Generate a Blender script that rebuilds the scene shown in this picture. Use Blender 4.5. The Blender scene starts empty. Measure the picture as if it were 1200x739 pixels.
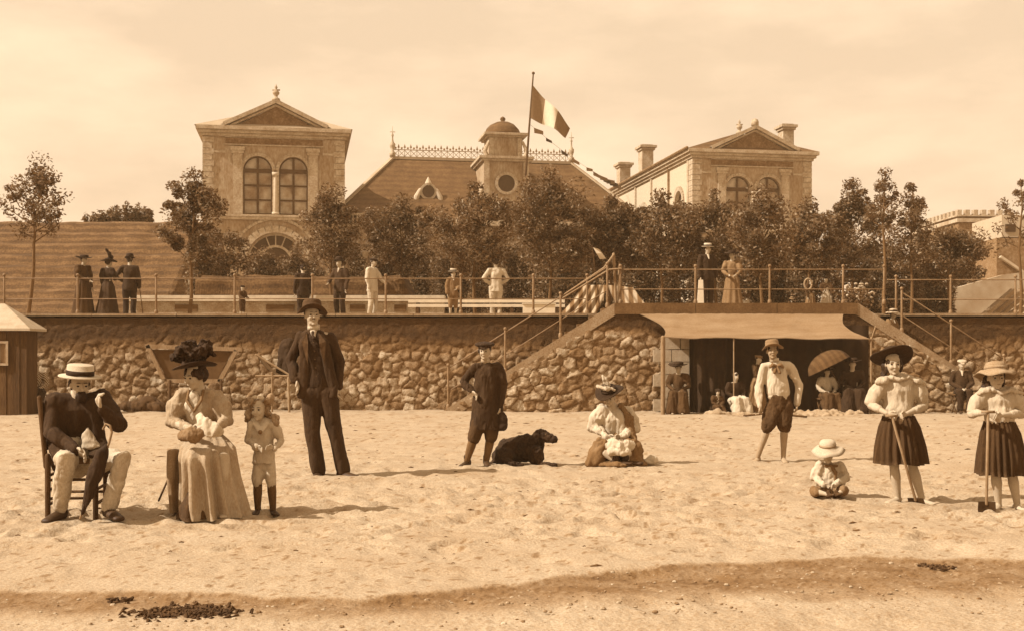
import bpy, bmesh, math, random
import numpy as np
from mathutils import Vector, Matrix, Quaternion, noise
V = Vector
R = math.radians
sc = bpy.context.scene
COL = sc.collection

# ------------------------------------------------------------------ camera
F, CH, HZ, CX = 1400.0, 1.2, 420.0, 600.0        # focal length in photo pixels, eye height, horizon row
cam = bpy.data.cameras.new('camera')
cam.sensor_width = 36; cam.lens = 36 * F / 1200
cam.shift_y = (HZ - 369.5) / 1200
cam.clip_start = 0.1; cam.clip_end = 3000
co = bpy.data.objects.new('camera', cam); COL.objects.link(co)
co.location = (0, 0, CH); co.rotation_euler = (R(90), 0, 0)
sc.camera = co

# ------------------------------------------------------------------ sky and sun
SUN = V((-math.cos(R(17)) * math.cos(R(43)), -math.sin(R(17)) * math.cos(R(43)), math.sin(R(43))))
wd = bpy.data.worlds.new('World'); sc.world = wd; wd.use_nodes = True
nt = wd.node_tree; nt.nodes.clear()
def N(t, **k):
    n = nt.nodes.new(t)
    for a, b in k.items(): setattr(n, a, b)
    return n
out = N('ShaderNodeOutputWorld'); bg = N('ShaderNodeBackground'); sky = N('ShaderNodeTexSky')
sky.sky_type = 'NISHITA'; sky.sun_disc = False
sky.sun_elevation = R(43); sky.sun_rotation = R(253); sky.altitude = 0; sky.dust_density = 3.0; sky.air_density = 1.0
bw = N('ShaderNodeRGBToBW'); tc = N('ShaderNodeTexCoord')
ramp = N('ShaderNodeMapRange'); ramp.inputs['From Min'].default_value = 2.0; ramp.inputs['From Max'].default_value = 12.0
ramp.inputs['To Min'].default_value = 6.3; ramp.inputs['To Max'].default_value = 7.6
mp = N('ShaderNodeMapping'); mp.inputs['Scale'].default_value = (1.5, 1.5, 4.2); mp.inputs['Location'].default_value = (.35, 0, .2)
cl = N('ShaderNodeTexNoise'); cl.inputs['Scale'].default_value = 2.6; cl.inputs['Detail'].default_value = 7; cl.inputs['Roughness'].default_value = .55
clr = N('ShaderNodeMapRange'); clr.inputs['From Min'].default_value = .38; clr.inputs['From Max'].default_value = .66
clr.inputs['To Min'].default_value = .80; clr.inputs['To Max'].default_value = 1.08
mul = N('ShaderNodeMath', operation='MULTIPLY')
tint = N('ShaderNodeVectorMath', operation='MULTIPLY'); tint.inputs[1].default_value = (1.0, .757, .515)
comb = N('ShaderNodeCombineXYZ')
L = nt.links.new
L(sky.outputs[0], bw.inputs[0]); L(bw.outputs[0], ramp.inputs[0]); L(tc.outputs['Generated'], mp.inputs[0]); L(mp.outputs[0], cl.inputs['Vector'])
L(cl.outputs[0], clr.inputs[0]); L(ramp.outputs[0], mul.inputs[0]); L(clr.outputs[0], mul.inputs[1])
for i in range(3): L(mul.outputs[0], comb.inputs[i])
L(comb.outputs[0], tint.inputs[0]); L(tint.outputs[0], bg.inputs[0]); L(bg.outputs[0], out.inputs[0])
bg.inputs[1].default_value = 0.103
sl = bpy.data.lights.new('sun', 'SUN'); sl.energy = 4.6; sl.angle = R(.6); sl.color = (1, .93, .835)
so = bpy.data.objects.new('sun', sl); COL.objects.link(so); so.location = (-30, -10, 40)
so.rotation_euler = SUN.to_track_quat('Z', 'Y').to_euler()
sc.view_settings.view_transform = 'Standard'; sc.view_settings.look = 'None'
sc.view_settings.gamma = 1; sc.view_settings.exposure = 0.80; sc.view_settings.use_curve_mapping = False

# ------------------------------------------------------------------ helpers
def W(px, py, y): return V(((px - CX) / F * y, y, CH + (HZ - py) / F * y))   # a point seen at a photo pixel, at distance y
TAB = [(0, .43, .10), (.05, .44, .105), (.2, .47, .13), (.376, .51, .17), (.6, .62, .29), (.83, .715, .44), (1, .79, .54), (1.6, .82, .58)]
def S(a):                                            # brown duotone of an albedo
    t = a * 2.6
    for (t0, g0, b0), (t1, g1, b1) in zip(TAB, TAB[1:]):
        if t <= t1:
            k = (t - t0) / (t1 - t0); return (a, a * (g0 + k * (g1 - g0)), a * (b0 + k * (b1 - b0)), 1)
    return (a, a * .82, a * .58, 1)
MATS = {}
def mat(name, a, rough=.92, var=.18, scale=6, fine=.12, fscale=90, bump=0, bscale=None, attr=None, wave=None, sheen=0, stretch=None, translucent=0):
    if name in MATS: return MATS[name]
    m = bpy.data.materials.new(name); m.use_nodes = True; t = m.node_tree; ns = t.nodes; l = t.links.new
    p = ns['Principled BSDF']; p.inputs['Roughness'].default_value = rough
    p.inputs['Specular IOR Level'].default_value = .25
    tc = ns.new('ShaderNodeTexCoord'); src = tc.outputs['Object']
    if stretch:
        mp = ns.new('ShaderNodeMapping'); mp.inputs['Scale'].default_value = stretch; l(src, mp.inputs[0]); src = mp.outputs[0]
    def nz(s, d, lo, hi):
        n = ns.new('ShaderNodeTexNoise'); n.inputs['Scale'].default_value = s; n.inputs['Detail'].default_value = d; n.inputs['Roughness'].default_value = .6
        l(src, n.inputs['Vector']); r = ns.new('ShaderNodeMapRange'); r.inputs[1].default_value = .3; r.inputs[2].default_value = .7
        r.inputs[3].default_value = lo; r.inputs[4].default_value = hi; l(n.outputs[0], r.inputs[0]); return n, r.outputs[0]
    n1, f1 = nz(scale, 4, 1 - var, 1 + var); n2, f2 = nz(fscale, 2, 1 - fine, 1 + fine)
    mu = ns.new('ShaderNodeMath'); mu.operation = 'MULTIPLY'; l(f1, mu.inputs[0]); l(f2, mu.inputs[1]); fac = mu.outputs[0]
    if wave:                                          # (scale, low, direction) stripes woven or painted into the surface
        w = ns.new('ShaderNodeTexWave'); w.inputs['Scale'].default_value = wave[0]; w.bands_direction = wave[2]; w.inputs['Distortion'].default_value = wave[3] if len(wave) > 3 else .6
        w.inputs['Detail'].default_value = 1; l(src, w.inputs['Vector'])
        r = ns.new('ShaderNodeMapRange'); r.inputs[1].default_value = .3; r.inputs[2].default_value = .7; r.inputs[3].default_value = wave[1]; r.inputs[4].default_value = 1
        l(w.outputs['Fac'], r.inputs[0]); m2 = ns.new('ShaderNodeMath'); m2.operation = 'MULTIPLY'; l(fac, m2.inputs[0]); l(r.outputs[0], m2.inputs[1]); fac = m2.outputs[0]
    if attr:
        at = ns.new('ShaderNodeAttribute'); at.attribute_name = attr; m2 = ns.new('ShaderNodeMath'); m2.operation = 'MULTIPLY'
        l(fac, m2.inputs[0]); l(at.outputs['Fac'], m2.inputs[1]); fac = m2.outputs[0]
    cr = ns.new('ShaderNodeValToRGB'); e = cr.color_ramp.elements       # albedo -> duotone
    m3 = ns.new('ShaderNodeMath'); m3.operation = 'MULTIPLY'; m3.inputs[1].default_value = a; l(fac, m3.inputs[0]); l(m3.outputs[0], cr.inputs[0])
    pos = [0, .03, .08, .16, .28, .42, .58, 1.0]
    e[0].position = 0; e[0].color = (0, 0, 0, 1); e[1].position = 1; e[1].color = S(1.0)
    for q in pos[1:-1]:
        x = e.new(q); x.color = S(q)
    l(cr.outputs[0], p.inputs['Base Color'])
    if bump:
        b = ns.new('ShaderNodeBump'); b.inputs['Strength'].default_value = bump; b.inputs['Distance'].default_value = .02
        if bscale: nb, _ = nz(bscale, 4, 0, 1)
        else: nb = n2
        l(nb.outputs[0], b.inputs['Height']); l(b.outputs[0], p.inputs['Normal'])
    if translucent:                                   # thin leaves let some sunlight through
        tr = ns.new('ShaderNodeBsdfTranslucent'); mx = ns.new('ShaderNodeMixShader'); mx.inputs[0].default_value = translucent
        l(cr.outputs[0], tr.inputs[0]); l(p.outputs[0], mx.inputs[1]); l(tr.outputs[0], mx.inputs[2]); l(mx.outputs[0], ns['Material Output'].inputs[0])
    MATS[name] = m; return m

def link(name, me, m=None, parent=None, smooth=False):
    if smooth:
        for p in me.polygons: p.use_smooth = True
    o = bpy.data.objects.new(name, me); COL.objects.link(o)
    if m is not None:
        for k in (m if isinstance(m, (list, tuple)) else [m]): me.materials.append(k)
    if parent is not None: o.parent = parent
    return o
def mesh(name, vs, fs, m=None, parent=None, smooth=False):
    me = bpy.data.meshes.new(name); me.from_pydata([tuple(v) for v in vs], [], fs); me.update()
    return link(name, me, m, parent, smooth)
def tag(o, label=None, cat=None, group=None, kind=None):
    if label: o['label'] = label
    if cat: o['category'] = cat
    if group: o['group'] = group
    if kind: o['kind'] = kind
    return o
def empty(name, loc, label, cat, group=None, rz=0):
    o = bpy.data.objects.new(name, None); COL.objects.link(o); o.location = loc; o.rotation_euler = (0, 0, rz); o.empty_display_size = .2
    return tag(o, label, cat, group)

class MB:                                             # boxes, bars, tubes, lathes gathered into ONE mesh
    def __init__(s): s.v = []; s.f = []
    def add(s, vs, fs):
        n = len(s.v); s.v += [V(x) for x in vs]; s.f += [tuple(i + n for i in f) for f in fs]; return s
    def box(s, x0, x1, y0, y1, z0, z1, M=None):
        vs = [V((x, y, z)) for z in (z0, z1) for y in (y0, y1) for x in (x0, x1)]
        if M is not None: vs = [M @ v for v in vs]
        return s.add(vs, [(0, 2, 3, 1), (4, 5, 7, 6), (0, 1, 5, 4), (2, 6, 7, 3), (0, 4, 6, 2), (1, 3, 7, 5)])
    def bar(s, a, b, w, h=None, up=(0, 0, 1)):        # a squared bar from a to b
        a = V(a); b = V(b); h = w if h is None else h; d = (b - a).normalized(); u = V(up)
        if abs(d.dot(u)) > .98: u = V((0, 1, 0))
        x = d.cross(u).normalized(); y = x.cross(d).normalized()
        vs = [p + x * i * w / 2 + y * j * h / 2 for p in (a, b) for (i, j) in ((-1, -1), (1, -1), (1, 1), (-1, 1))]
        return s.add(vs, [(0, 1, 2, 3), (7, 6, 5, 4), (0, 4, 5, 1), (1, 5, 6, 2), (2, 6, 7, 3), (3, 7, 4, 0)])
    def tube(s, pts, rad, n=8, ref=None, round_end=True):
        pts = [V(p) for p in pts]
        if not isinstance(rad, (list, tuple)): rad = [rad] * len(pts)
        rad = [r if isinstance(r, (list, tuple)) else (r, r) for r in rad]
        T = []
        for i in range(len(pts)):
            a = pts[max(0, i - 1)]; b = pts[min(len(pts) - 1, i + 1)]; T.append((b - a).normalized() if (b - a).length > 1e-9 else V((0, 0, 1)))
        r0 = V(ref) if ref is not None else (V((1, 0, 0)) if abs(T[0].x) < .8 else V((0, 1, 0)))
        rings = []
        P = [(pts[i], rad[i], T[i]) for i in range(len(pts))]
        if round_end:
            def endr(i, sg):
                p, r, t = P[i]; q = min(r); return [(p + t * sg * q * .55, (r[0] * .8, r[1] * .8), t), (p + t * sg * q * .9, (r[0] * .4, r[1] * .4), t)]
            P = list(reversed(endr(0, -1))) + P + endr(len(P) - 1, 1)
        vs = []
        for p, r, t in P:
            x = r0 - t * r0.dot(t)
            x = x.normalized() if x.length > 1e-6 else t.orthogonal().normalized()
            if ref is None: r0 = x
            y = t.cross(x)
            vs += [p + x * math.cos(2 * math.pi * k / n) * r[0] + y * math.sin(2 * math.pi * k / n) * r[1] for k in range(n)]
        m = len(P); fs = []
        for i in range(m - 1):
            for k in range(n): fs.append((i * n + k, i * n + (k + 1) % n, (i + 1) * n + (k + 1) % n, (i + 1) * n + k))
        fs.append(tuple(reversed(range(n)))); fs.append(tuple((m - 1) * n + k for k in range(n)))
        return s.add(vs, fs)
    def ell(s, c, r, M=None, n=14, m=9):
        c = V(c); vs = []; fs = []
        if not isinstance(r, (list, tuple)): r = (r, r, r)
        for i in range(1, m):
            th = math.pi * i / m
            for k in range(n):
                ph = 2 * math.pi * k / n; v = V((r[0] * math.sin(th) * math.cos(ph), r[1] * math.sin(th) * math.sin(ph), r[2] * math.cos(th)))
                vs.append(c + (M @ v if M is not None else v))
        e = V((0, 0, r[2])); vs += [c + (M @ e if M is not None else e), c - (M @ e if M is not None else e)]
        for i in range(m - 2):
            for k in range(n): fs.append((i * n + k, (i + 1) * n + k, (i + 1) * n + (k + 1) % n, i * n + (k + 1) % n))
        a = (m - 1) * n
        for k in range(n): fs.append((a, k, (k + 1) % n)); fs.append((a + 1, (m - 2) * n + (k + 1) % n, (m - 2) * n + k))
        return s.add(vs, fs)
    def lathe(s, prof, M=None, n=28, sx=1, sy=1, wob=None):   # prof [(r, z)]; wob(r, z, ang) -> (dr, dz)
        vs = []; fs = []
        for r, z in prof:
            for k in range(n):
                a = 2 * math.pi * k / n; dr, dz = wob(r, z, a) if wob else (0, 0)
                v = V(((r + dr) * math.cos(a) * sx, (r + dr) * math.sin(a) * sy, z + dz)); vs.append(M @ v if M is not None else v)
        for i in range(len(prof) - 1):
            for k in range(n): fs.append((i * n + k, i * n + (k + 1) % n, (i + 1) * n + (k + 1) % n, (i + 1) * n + k))
        fs.append(tuple(reversed(range(n)))); fs.append(tuple((len(prof) - 1) * n + k for k in range(n)))
        return s.add(vs, fs)
    def build(s, name, m, parent=None, smooth=False): return mesh(name, s.v, s.f, m, parent, smooth)

class Blob(MB):
    det = True
    #                                       # overlapping volumes melted into ONE continuous surface
    def melt(s, name, m, parent, vox=.009, smooth=3, wr=None, seed=0):
        me = bpy.data.meshes.new('tmp'); me.from_pydata([tuple(v) for v in s.v], [], s.f); me.update()
        bm = bmesh.new(); bm.from_mesh(me); bmesh.ops.recalc_face_normals(bm, faces=bm.faces); bm.to_mesh(me); bm.free()
        o = bpy.data.objects.new('tmp', me); TMP.objects.link(o)
        rm = o.modifiers.new('r', 'REMESH'); rm.mode = 'VOXEL'; rm.voxel_size = vox; rm.adaptivity = 0
        if smooth:
            sm = o.modifiers.new('s', 'SMOOTH'); sm.factor = .5; sm.iterations = smooth
        TVL.update(); dg = TVL.depsgraph
        me2 = bpy.data.meshes.new_from_object(o.evaluated_get(dg)); bpy.data.objects.remove(o); bpy.data.meshes.remove(me)
        if wr:                                        # cloth wrinkles / hair locks: displacement along the normals
            amp, fr = wr[0], wr[1]; st = V(wr[2]) if len(wr) > 2 else V((1, 1, .55))
            off = V((seed * 3.7, seed * 1.3, 0)); nv = len(me2.vertices)
            P = np.empty(nv * 3, np.float32); me2.vertices.foreach_get('co', P); P = P.reshape(-1, 3)
            Nn = np.empty(nv * 3, np.float32); me2.vertex_normals.foreach_get('vector', Nn); Nn = Nn.reshape(-1, 3)
            q = [V((p[0] * st.x, p[1] * st.y, p[2] * st.z)) * fr + off for p in P]
            soft = np.array([noise.noise(v) for v in q], np.float32); cre = np.array([1 - abs(noise.noise(v * 1.7 + V((9, 4, 2)))) * 3.2 for v in q], np.float32)
            amp = amp * 1.0; d = 1.15 * soft - .34 * np.clip(cre, 0, 1) + (.12 * np.array([noise.noise(v * 4.1) for v in q], np.float32) if s.det else 0)
            P += Nn * (d * amp)[:, None]; me2.vertices.foreach_set('co', P.ravel()); me2.update()
        me2.name = name; me2.materials.clear()
        return link(name, me2, m, parent, True)
TSC = bpy.data.scenes.new('tmp_scene'); TMP = TSC.collection; TVL = TSC.view_layers[0]

def frame(o, fwd, up=(0, 0, 1)):                      # matrix with y = fwd, z = up, origin o
    f = V(fwd).normalized(); u = V(up); x = f.cross(u).normalized(); u = x.cross(f).normalized()
    return Matrix(((x.x, f.x, u.x, o[0]), (x.y, f.y, u.y, o[1]), (x.z, f.z, u.z, o[2]), (0, 0, 0, 1)))
rnd = random.Random(7)
def fbm(x, y, z=0, o=4): return noise.fractal(V((x, y, z)), 1.0, 2.0, o)
# ------------------------------------------------------------------ the setting
YW, YB, ZT, ZB = 28.0, 27.2, 2.26, 2.46               # sea wall face, bastion face, terrace height, bastion height
SAND = mat('sand', .335, var=.06, scale=1.4, fine=.15, fscale=70, bump=.8, bscale=26, attr='alb', rough=1)
STONE = mat('rubble_stone', .275, var=.24, scale=5, fine=.22, fscale=34, bump=.8, bscale=24, attr='alb')
PLAST = mat('coping_stone', .13, var=.25, scale=3, fine=.2, fscale=30, bump=.4, bscale=20)
COPE = mat('pale_coping', .26, var=.16, scale=4, fine=.15, fscale=30, bump=.4, bscale=20)
WOODP = mat('weathered_wood', .24, var=.2, scale=6, fine=.2, fscale=60, stretch=(1, 1, .2))
WOODD = mat('dark_wood', .075, var=.3, scale=6, fine=.25, fscale=40, stretch=(1, 1, .2), bump=.4)
IRON = mat('painted_iron', .20, var=.2, scale=8, fine=.15, rough=.6)
GRASS = mat('rough_grass', .12, var=.25, scale=1.6, fine=.35, fscale=14, bump=.9, bscale=9, wave=(1.1, .68, 'Z', 2.2))

def interp(x, pts):
    for (a, b), (c, d) in zip(pts, pts[1:]):
        if x <= c: return b + (d - b) * max(0, min(1, (x - a) / (c - a)))
    return pts[-1][1]
TIDE_T = [(-14, 6.1), (-3, 6.35), (-2.2, 6.3), (-1.3, 6.12), (-.5, 6.2), (0, 6.45), (.55, 6.85), (1.2, 7.15), (2.2, 7.35), (4.0, 7.1), (14, 7.0)]
TIDE_B = [(-14, 5.5), (-2.2, 5.62), (-1.2, 5.58), (0, 5.7), (.7, 5.95), (1.7, 6.1), (2.6, 6.1), (14, 6.0)]
def sand_z(x, y):
    z = .03 * noise.noise(V((x * .35, y * .3, 0))) + .022 * noise.noise(V((x * .9, y * 1.1, 3)))
    if y < 9.0: z -= .012 * (9.0 - y) * .5
    return z
def beach():
    nx, ny = 620, 430
    ys = np.geomspace(3.4, 30, ny); ts = np.linspace(-.62, .62, nx)
    vs = []; alb = []
    for y in ys:
        for t in ts:
            x = float(t * (y + 3)); y_ = float(y)
            tt = interp(x, TIDE_T) + .10 * fbm(x * 1.6, 0, 5, 4) + .035 * fbm(x * 6, y_ * 2, 2, 2); tb = interp(x, TIDE_B) + .16 * fbm(x * 2.2, y_ * 1.5, 9, 4)
            z = sand_z(x, y_); a = 1.0
            # trampled dimples
            n = noise.noise(V((x * 3.4, y_ * 2.6, 1))); n2 = noise.noise(V((x * 8, y_ * 5.5, 7)))
            mask = .5 + .5 * noise.noise(V((x * .6, y_ * .4, 20)))
            z += -.024 * max(0, n - .12) * (0.4 + mask) * 2 + .010 * n2 - .05 * max(0, n2 - .34) * mask
            a *= 1 - .35 * max(0, noise.noise(V((x * 5, y_ * 7, 11))) - .30) - .12 * max(0, noise.noise(V((x * 1.5, y_ * 1.8, 15))))
            if noise.noise(V((x * 17, y_ * 15, 31))) + .25 * mask > .56: a *= .62  # dark flecks put footprint shade into the sand colour
            if y_ > 24: z += .05 * max(0, noise.noise(V((x * .8, y_ * .7, 4))))
            if y_ < tt:
                e = min(1, (tt - y_) / .12); z -= .018 * e
                if y_ > tb:
                    a = .56 + .16 * fbm(x * 3, y_ * 4, 1, 3); g = noise.noise(V((x * 34, y_ * 22, 2)))
                    if g > .34: a *= .66; z += .004
                    if g < -.42: a *= 1.35; z += .004
                    k = min(1, (y_ - tb) / (.40 + .2 * noise.noise(V((x * 2.5, y_ * 3, 44))))); a = a * k + (1 - k) * .98
                    k = min(1, (tt - y_) / .05); a = a * k + (1 - k)
                else:
                    g = noise.noise(V((x * 30, y_ * 20, 2))); a = 1.0 + .13 * g
                    if g > .42: a *= .8
                    z += .006 * g
            vs.append((x, y_, z)); alb.append(a * (1 - .06 * max(0, n2)))
    A = np.array(vs); rg = random.Random(21)          # footprints trodden into the dry sand
    row = {}
    for t in range(260):
        y0 = rg.choice([rg.uniform(7.6, 11), rg.uniform(8, 16), rg.uniform(10, 24)]); x0 = rg.uniform(-.48, .48) * y0; dr = rg.choice([0, math.pi]) + rg.gauss(0, .55); nst = rg.randint(2, 9)
        for k in range(nst):
            x0 += math.cos(dr) * rg.uniform(.4, .62); y0 += math.sin(dr) * .5; dr += rg.gauss(0, .12); a = dr + rg.gauss(0, .15); la = rg.uniform(.10, .16); lb = rg.uniform(.045, .07)
            cx_ = x0 + (k % 2 - .5) * .2 * -math.sin(dr); cy_ = y0 + (k % 2 - .5) * .2 * math.cos(dr)
            j0 = int(np.searchsorted(ys, cy_ - .35)); j1 = int(np.searchsorted(ys, cy_ + .35))
            if j1 - j0 < 2 or cy_ < 7.5: continue
            B_ = A[j0 * nx:j1 * nx]; ux = (B_[:, 0] - cx_) * math.cos(a) + (B_[:, 1] - cy_) * math.sin(a); uy = -(B_[:, 0] - cx_) * math.sin(a) + (B_[:, 1] - cy_) * math.cos(a)
            r2 = (ux / la) ** 2 + (uy / lb) ** 2; B_[:, 2] += -.024 * np.exp(-r2 ** 2 * .7) + .008 * np.exp(-(np.sqrt(r2) - 1.5) ** 2 * 4)
    vs = A.tolist()
    fs = [(j * nx + i, j * nx + i + 1, (j + 1) * nx + i + 1, (j + 1) * nx + i) for j in range(ny - 1) for i in range(nx - 1)]
    o = mesh('beach', vs, fs, SAND, smooth=True)
    at = o.data.attributes.new('alb', 'FLOAT', 'POINT'); at.data.foreach_set('value', alb)
    tag(o, kind='structure')
beach()
# the land all round, under the beach sheet and out to the horizon
TERR = mat('terrace_gravel', .36, var=.1, scale=2, fine=.2, fscale=30)
LAND = mat('far_land', .16, var=.2, scale=.2, fine=.2, fscale=3)
o = mesh('ground', [(-900, -60, -.12), (900, -60, -.12), (900, 1500, -.12), (-900, 1500, -.12)], [(0, 1, 2, 3)], LAND); tag(o, kind='structure')
t = MB()
ZS = [(28.2, 2.2), (34, 2.25), (60, 2.6), (140, 3.2)]
for (y0, z0), (y1, z1) in zip(ZS, ZS[1:]): t.add([(-75, y0, z0), (75, y0, z0), (75, y1, z1), (-75, y1, z1)], [(0, 1, 2, 3)])
tag(t.build('terrace', TERR), kind='structure')

# rubble stone face: a grid pushed out stone by stone
def rubble(name, x0, x1, ztop, y, parent, seed=0, stain=None, dx=.028, sx=.25, sz=.195, clip=None):
    rg = random.Random(seed); zmax = ztop if not callable(ztop) else ZB
    nxs = int((x1 - x0) / sx) + 3; nzs = int(zmax / sz) + 4
    seeds = {}
    for i in range(-1, nxs):
        for j in range(-1, nzs): seeds[i, j] = (x0 + (i + .5 + rg.uniform(-.48, .48) + .5 * (j % 2)) * sx, -.2 + (j + .5 + rg.uniform(-.46, .46)) * sz, rg.uniform(.6, 1.3), rg.uniform(.02, .055), rg.uniform(-.22, .22), rg.uniform(-.3, .15))
    nx = int((x1 - x0) / dx) + 1; nz = int((zmax + .2) / dx) + 1; vs = []; alb = []
    for j in range(nz + 1):
        for i in range(nx + 1):
            x = x0 + (x1 - x0) * i / nx; zt = ztop(x) if callable(ztop) else ztop
            z = -.2 + (zt + .2) * j / nz
            wx = x + .07 * noise.noise(V((x * 5, z * 5, seed))); wz = z + .06 * noise.noise(V((x * 5, z * 5, seed + 9)))
            ci = int((wx - x0) / sx); cj = int((wz + .2) / sz); d1 = d2 = 9; b = None
            for a in range(ci - 2, ci + 2):
                for c in range(cj - 1, cj + 2):
                    s_ = seeds.get((a, c))
                    if s_:
                        d = math.hypot(wx - s_[0], (wz - s_[1]) * 1.2)
                        if d < d1: d2 = d1; d1 = d; b = s_
                        elif d < d2: d2 = d
            e = min(1, (d2 - d1) / .10); h = (1 - (1 - e) ** 2) * b[3] + e * ((wx - b[0]) * b[4] + (wz - b[1]) * b[5]) + .022 * noise.noise(V((x * 9, z * 9, 2))) + .012 * noise.noise(V((x * 21, z * 21, 2)))
            a_ = b[2] if e > .16 else .5
            k = 1.0
            if stain:
                k = stain(x, z, zt); k += .12 * fbm(x * 2.3, z * 2.3, 3)
                k = max(0, min(1, k))
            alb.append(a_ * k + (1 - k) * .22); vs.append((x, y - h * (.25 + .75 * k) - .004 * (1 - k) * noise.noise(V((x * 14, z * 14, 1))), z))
    fs = [(j * (nx + 1) + i, j * (nx + 1) + i + 1, (j + 1) * (nx + 1) + i + 1, (j + 1) * (nx + 1) + i) for j in range(nz) for i in range(nx)]
    o = mesh(name, vs, fs, STONE, parent, smooth=True)
    o.data.attributes.new('alb', 'FLOAT', 'POINT').data.foreach_set('value', alb)
    return o
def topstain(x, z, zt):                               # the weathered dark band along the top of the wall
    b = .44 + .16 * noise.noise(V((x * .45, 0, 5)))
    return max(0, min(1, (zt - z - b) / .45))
wall = empty('sea_wall', (0, YW, 0), 'long rubble stone sea wall with dark weathered top behind the beach', 'wall')
def rel(o, root):                                     # keep world coordinates under a root that has a location
    o.matrix_parent_inverse = Matrix.Translation(-root.location); return o
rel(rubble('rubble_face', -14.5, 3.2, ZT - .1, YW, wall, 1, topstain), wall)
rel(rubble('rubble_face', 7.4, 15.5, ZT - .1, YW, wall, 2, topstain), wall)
m = MB(); m.box(-40, -14.5, YW, YW + .5, -.3, ZT - .1); m.box(15.5, 40, YW, YW + .5, -.3, ZT - .1); m.box(-14.5, 15.5, YW + .12, YW + .5, -.3, ZT - .1)
rel(m.build('wall_core', PLAST, wall), wall)
m = MB()
x = -40.0
while x < 40:
    w = rnd.uniform(1.6, 2.3); m.box(x, x + w - .012, YW - .07, YW + .5, ZT - .06, ZT + rnd.uniform(-.006, .006)); x += w
rel(m.build('coping', COPE, wall), wall)
# bastion with its two stairs
XL, XR, XTL, XTR = -1.55, 11.66, 2.33, 7.87           # stair feet and stair tops
bas = empty('bastion', (5, YB, 0), 'projecting rubble stone landing between the two flights of beach stairs', 'landing')
def btop(x): return ZB - .26 if XTL <= x <= XTR else max(.02, (ZB - .26) * ((x - XL) / (XTL - XL) if x < XTL else (XR - x) / (XR - XTR)))
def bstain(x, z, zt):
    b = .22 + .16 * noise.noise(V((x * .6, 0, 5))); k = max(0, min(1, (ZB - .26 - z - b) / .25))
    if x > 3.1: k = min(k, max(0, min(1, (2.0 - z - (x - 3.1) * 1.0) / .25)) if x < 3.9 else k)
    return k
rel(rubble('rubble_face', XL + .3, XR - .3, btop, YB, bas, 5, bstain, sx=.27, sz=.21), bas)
m = MB(); m.box(XTL, XTR, YB + .11, YW + .3, -.2, ZB - .27)
for a, b in ((XL, XTL), (XR, XTR)):                   # solid flights of 14 steps
    for k in range(14):
        x0 = a + (b - a) * k / 14; x1 = a + (b - a) * (k + 1) / 14
        m.box(min(x0, x1), max(x0, x1), YB + .1, YW - .15, -.2, max(.02, ZB * (k + .5) / 14 - .02))
rel(m.build('steps', PLAST, bas), bas)
m = MB()
x = XTL
while x < XTR - .1:
    w = min(1.85, XTR - x); m.box(x, x + w - .012, YB - .05, YW + .35, ZB - .255, ZB); x += w
rel(m.build('coping', PLAST, bas), bas)
for a, b, in ((XL, XTL), (XR, XTR)):
    m = MB(); d = V((b - a, 0, ZB)).normalized(); n_ = V((-d.z, 0, d.x)) * (1 if b > a else -1)
    p = V((a, YB - .03, .03)); q = V((b, YB - .03, ZB)); th = n_ * -.24
    vs = [p, q, q + th, p + th]; vs = vs + [v + V((0, .2, 0)) for v in vs]
    m.add(vs, [(0, 1, 2, 3), (7, 6, 5, 4), (0, 4, 5, 1), (1, 5, 6, 2), (2, 6, 7, 3), (3, 7, 4, 0)])
    rel(m.build('stair_string', mat('pale_stringer', .27, var=.2, scale=3, fine=.2, fscale=30, bump=.3, bscale=15), bas), bas)

# railings: thin iron posts and two rails
def railing(label, pts, h, posts, yoff=0):
    root = empty('railing', pts[0], label, 'railing', 'iron railings of the promenade')
    for p in posts:
        m = MB(); p = V(p); m.tube([p, p + V((0, 0, h + .06))], [.028, .024], 8); m.ell(p + V((0, 0, h + .08)), .042, n=8, m=6); m.tube([p, p + V((0, 0, .06))], [.05, .045], 8)
        rel(m.build('post', IRON, root, True), root)
    for k in (1.0, .42):
        m = MB()
        for a, b in zip(pts, pts[1:]): m.tube([V(a) + V((0, 0, h * k)), V(b) + V((0, 0, h * k))], .0155 if k == 1 else .013, 6)
        rel(m.build('rail', IRON, root, True), root)
    return root
yr = 28.3
def rx(px, y=yr): return (px - 600) / F * y
railing('long low iron railing on the sea wall left of the stair head', [(-20, yr, ZT), (rx(690), yr, ZT)], .83, [(rx(p), yr, ZT) for p in (-70, 5, 91, 183, 275, 366, 452, 540, 625, 688)])
yb = 27.45
railing('iron railing along the raised landing above the canvas awning', [(rx(727, yb), yb, ZB), (rx(1036, yb), yb, ZB)], .78, [(rx(p, yb), yb, ZB) for p in (727, 815, 902, 988, 1036)])
railing('iron railing on the sea wall at the far right beyond the landing', [(rx(1040), yr, ZT), (20, yr, ZT)], .80, [(rx(p), yr, ZT) for p in (1050, 1114, 1190, 1270)])
d = V((XTL - XL, 0, ZB)).normalized()
def onstair(px, left=True): x = rx(px, YB); f = (x - XL) / (XTL - XL) if left else (XR - x) / (XR - XTR); return (x, YB + .08, ZB * f + .02)
ps = [onstair(p) for p in (525, 592, 657, 712)]
railing('sloping iron handrail of the left beach stair', [ps[0], ps[-1]], .90, ps)
ps = [onstair(p, False) for p in (1058, 1116, 1178)]
railing('sloping iron handrail of the right beach stair', [ps[0], ps[-1]], .9, ps)
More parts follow.
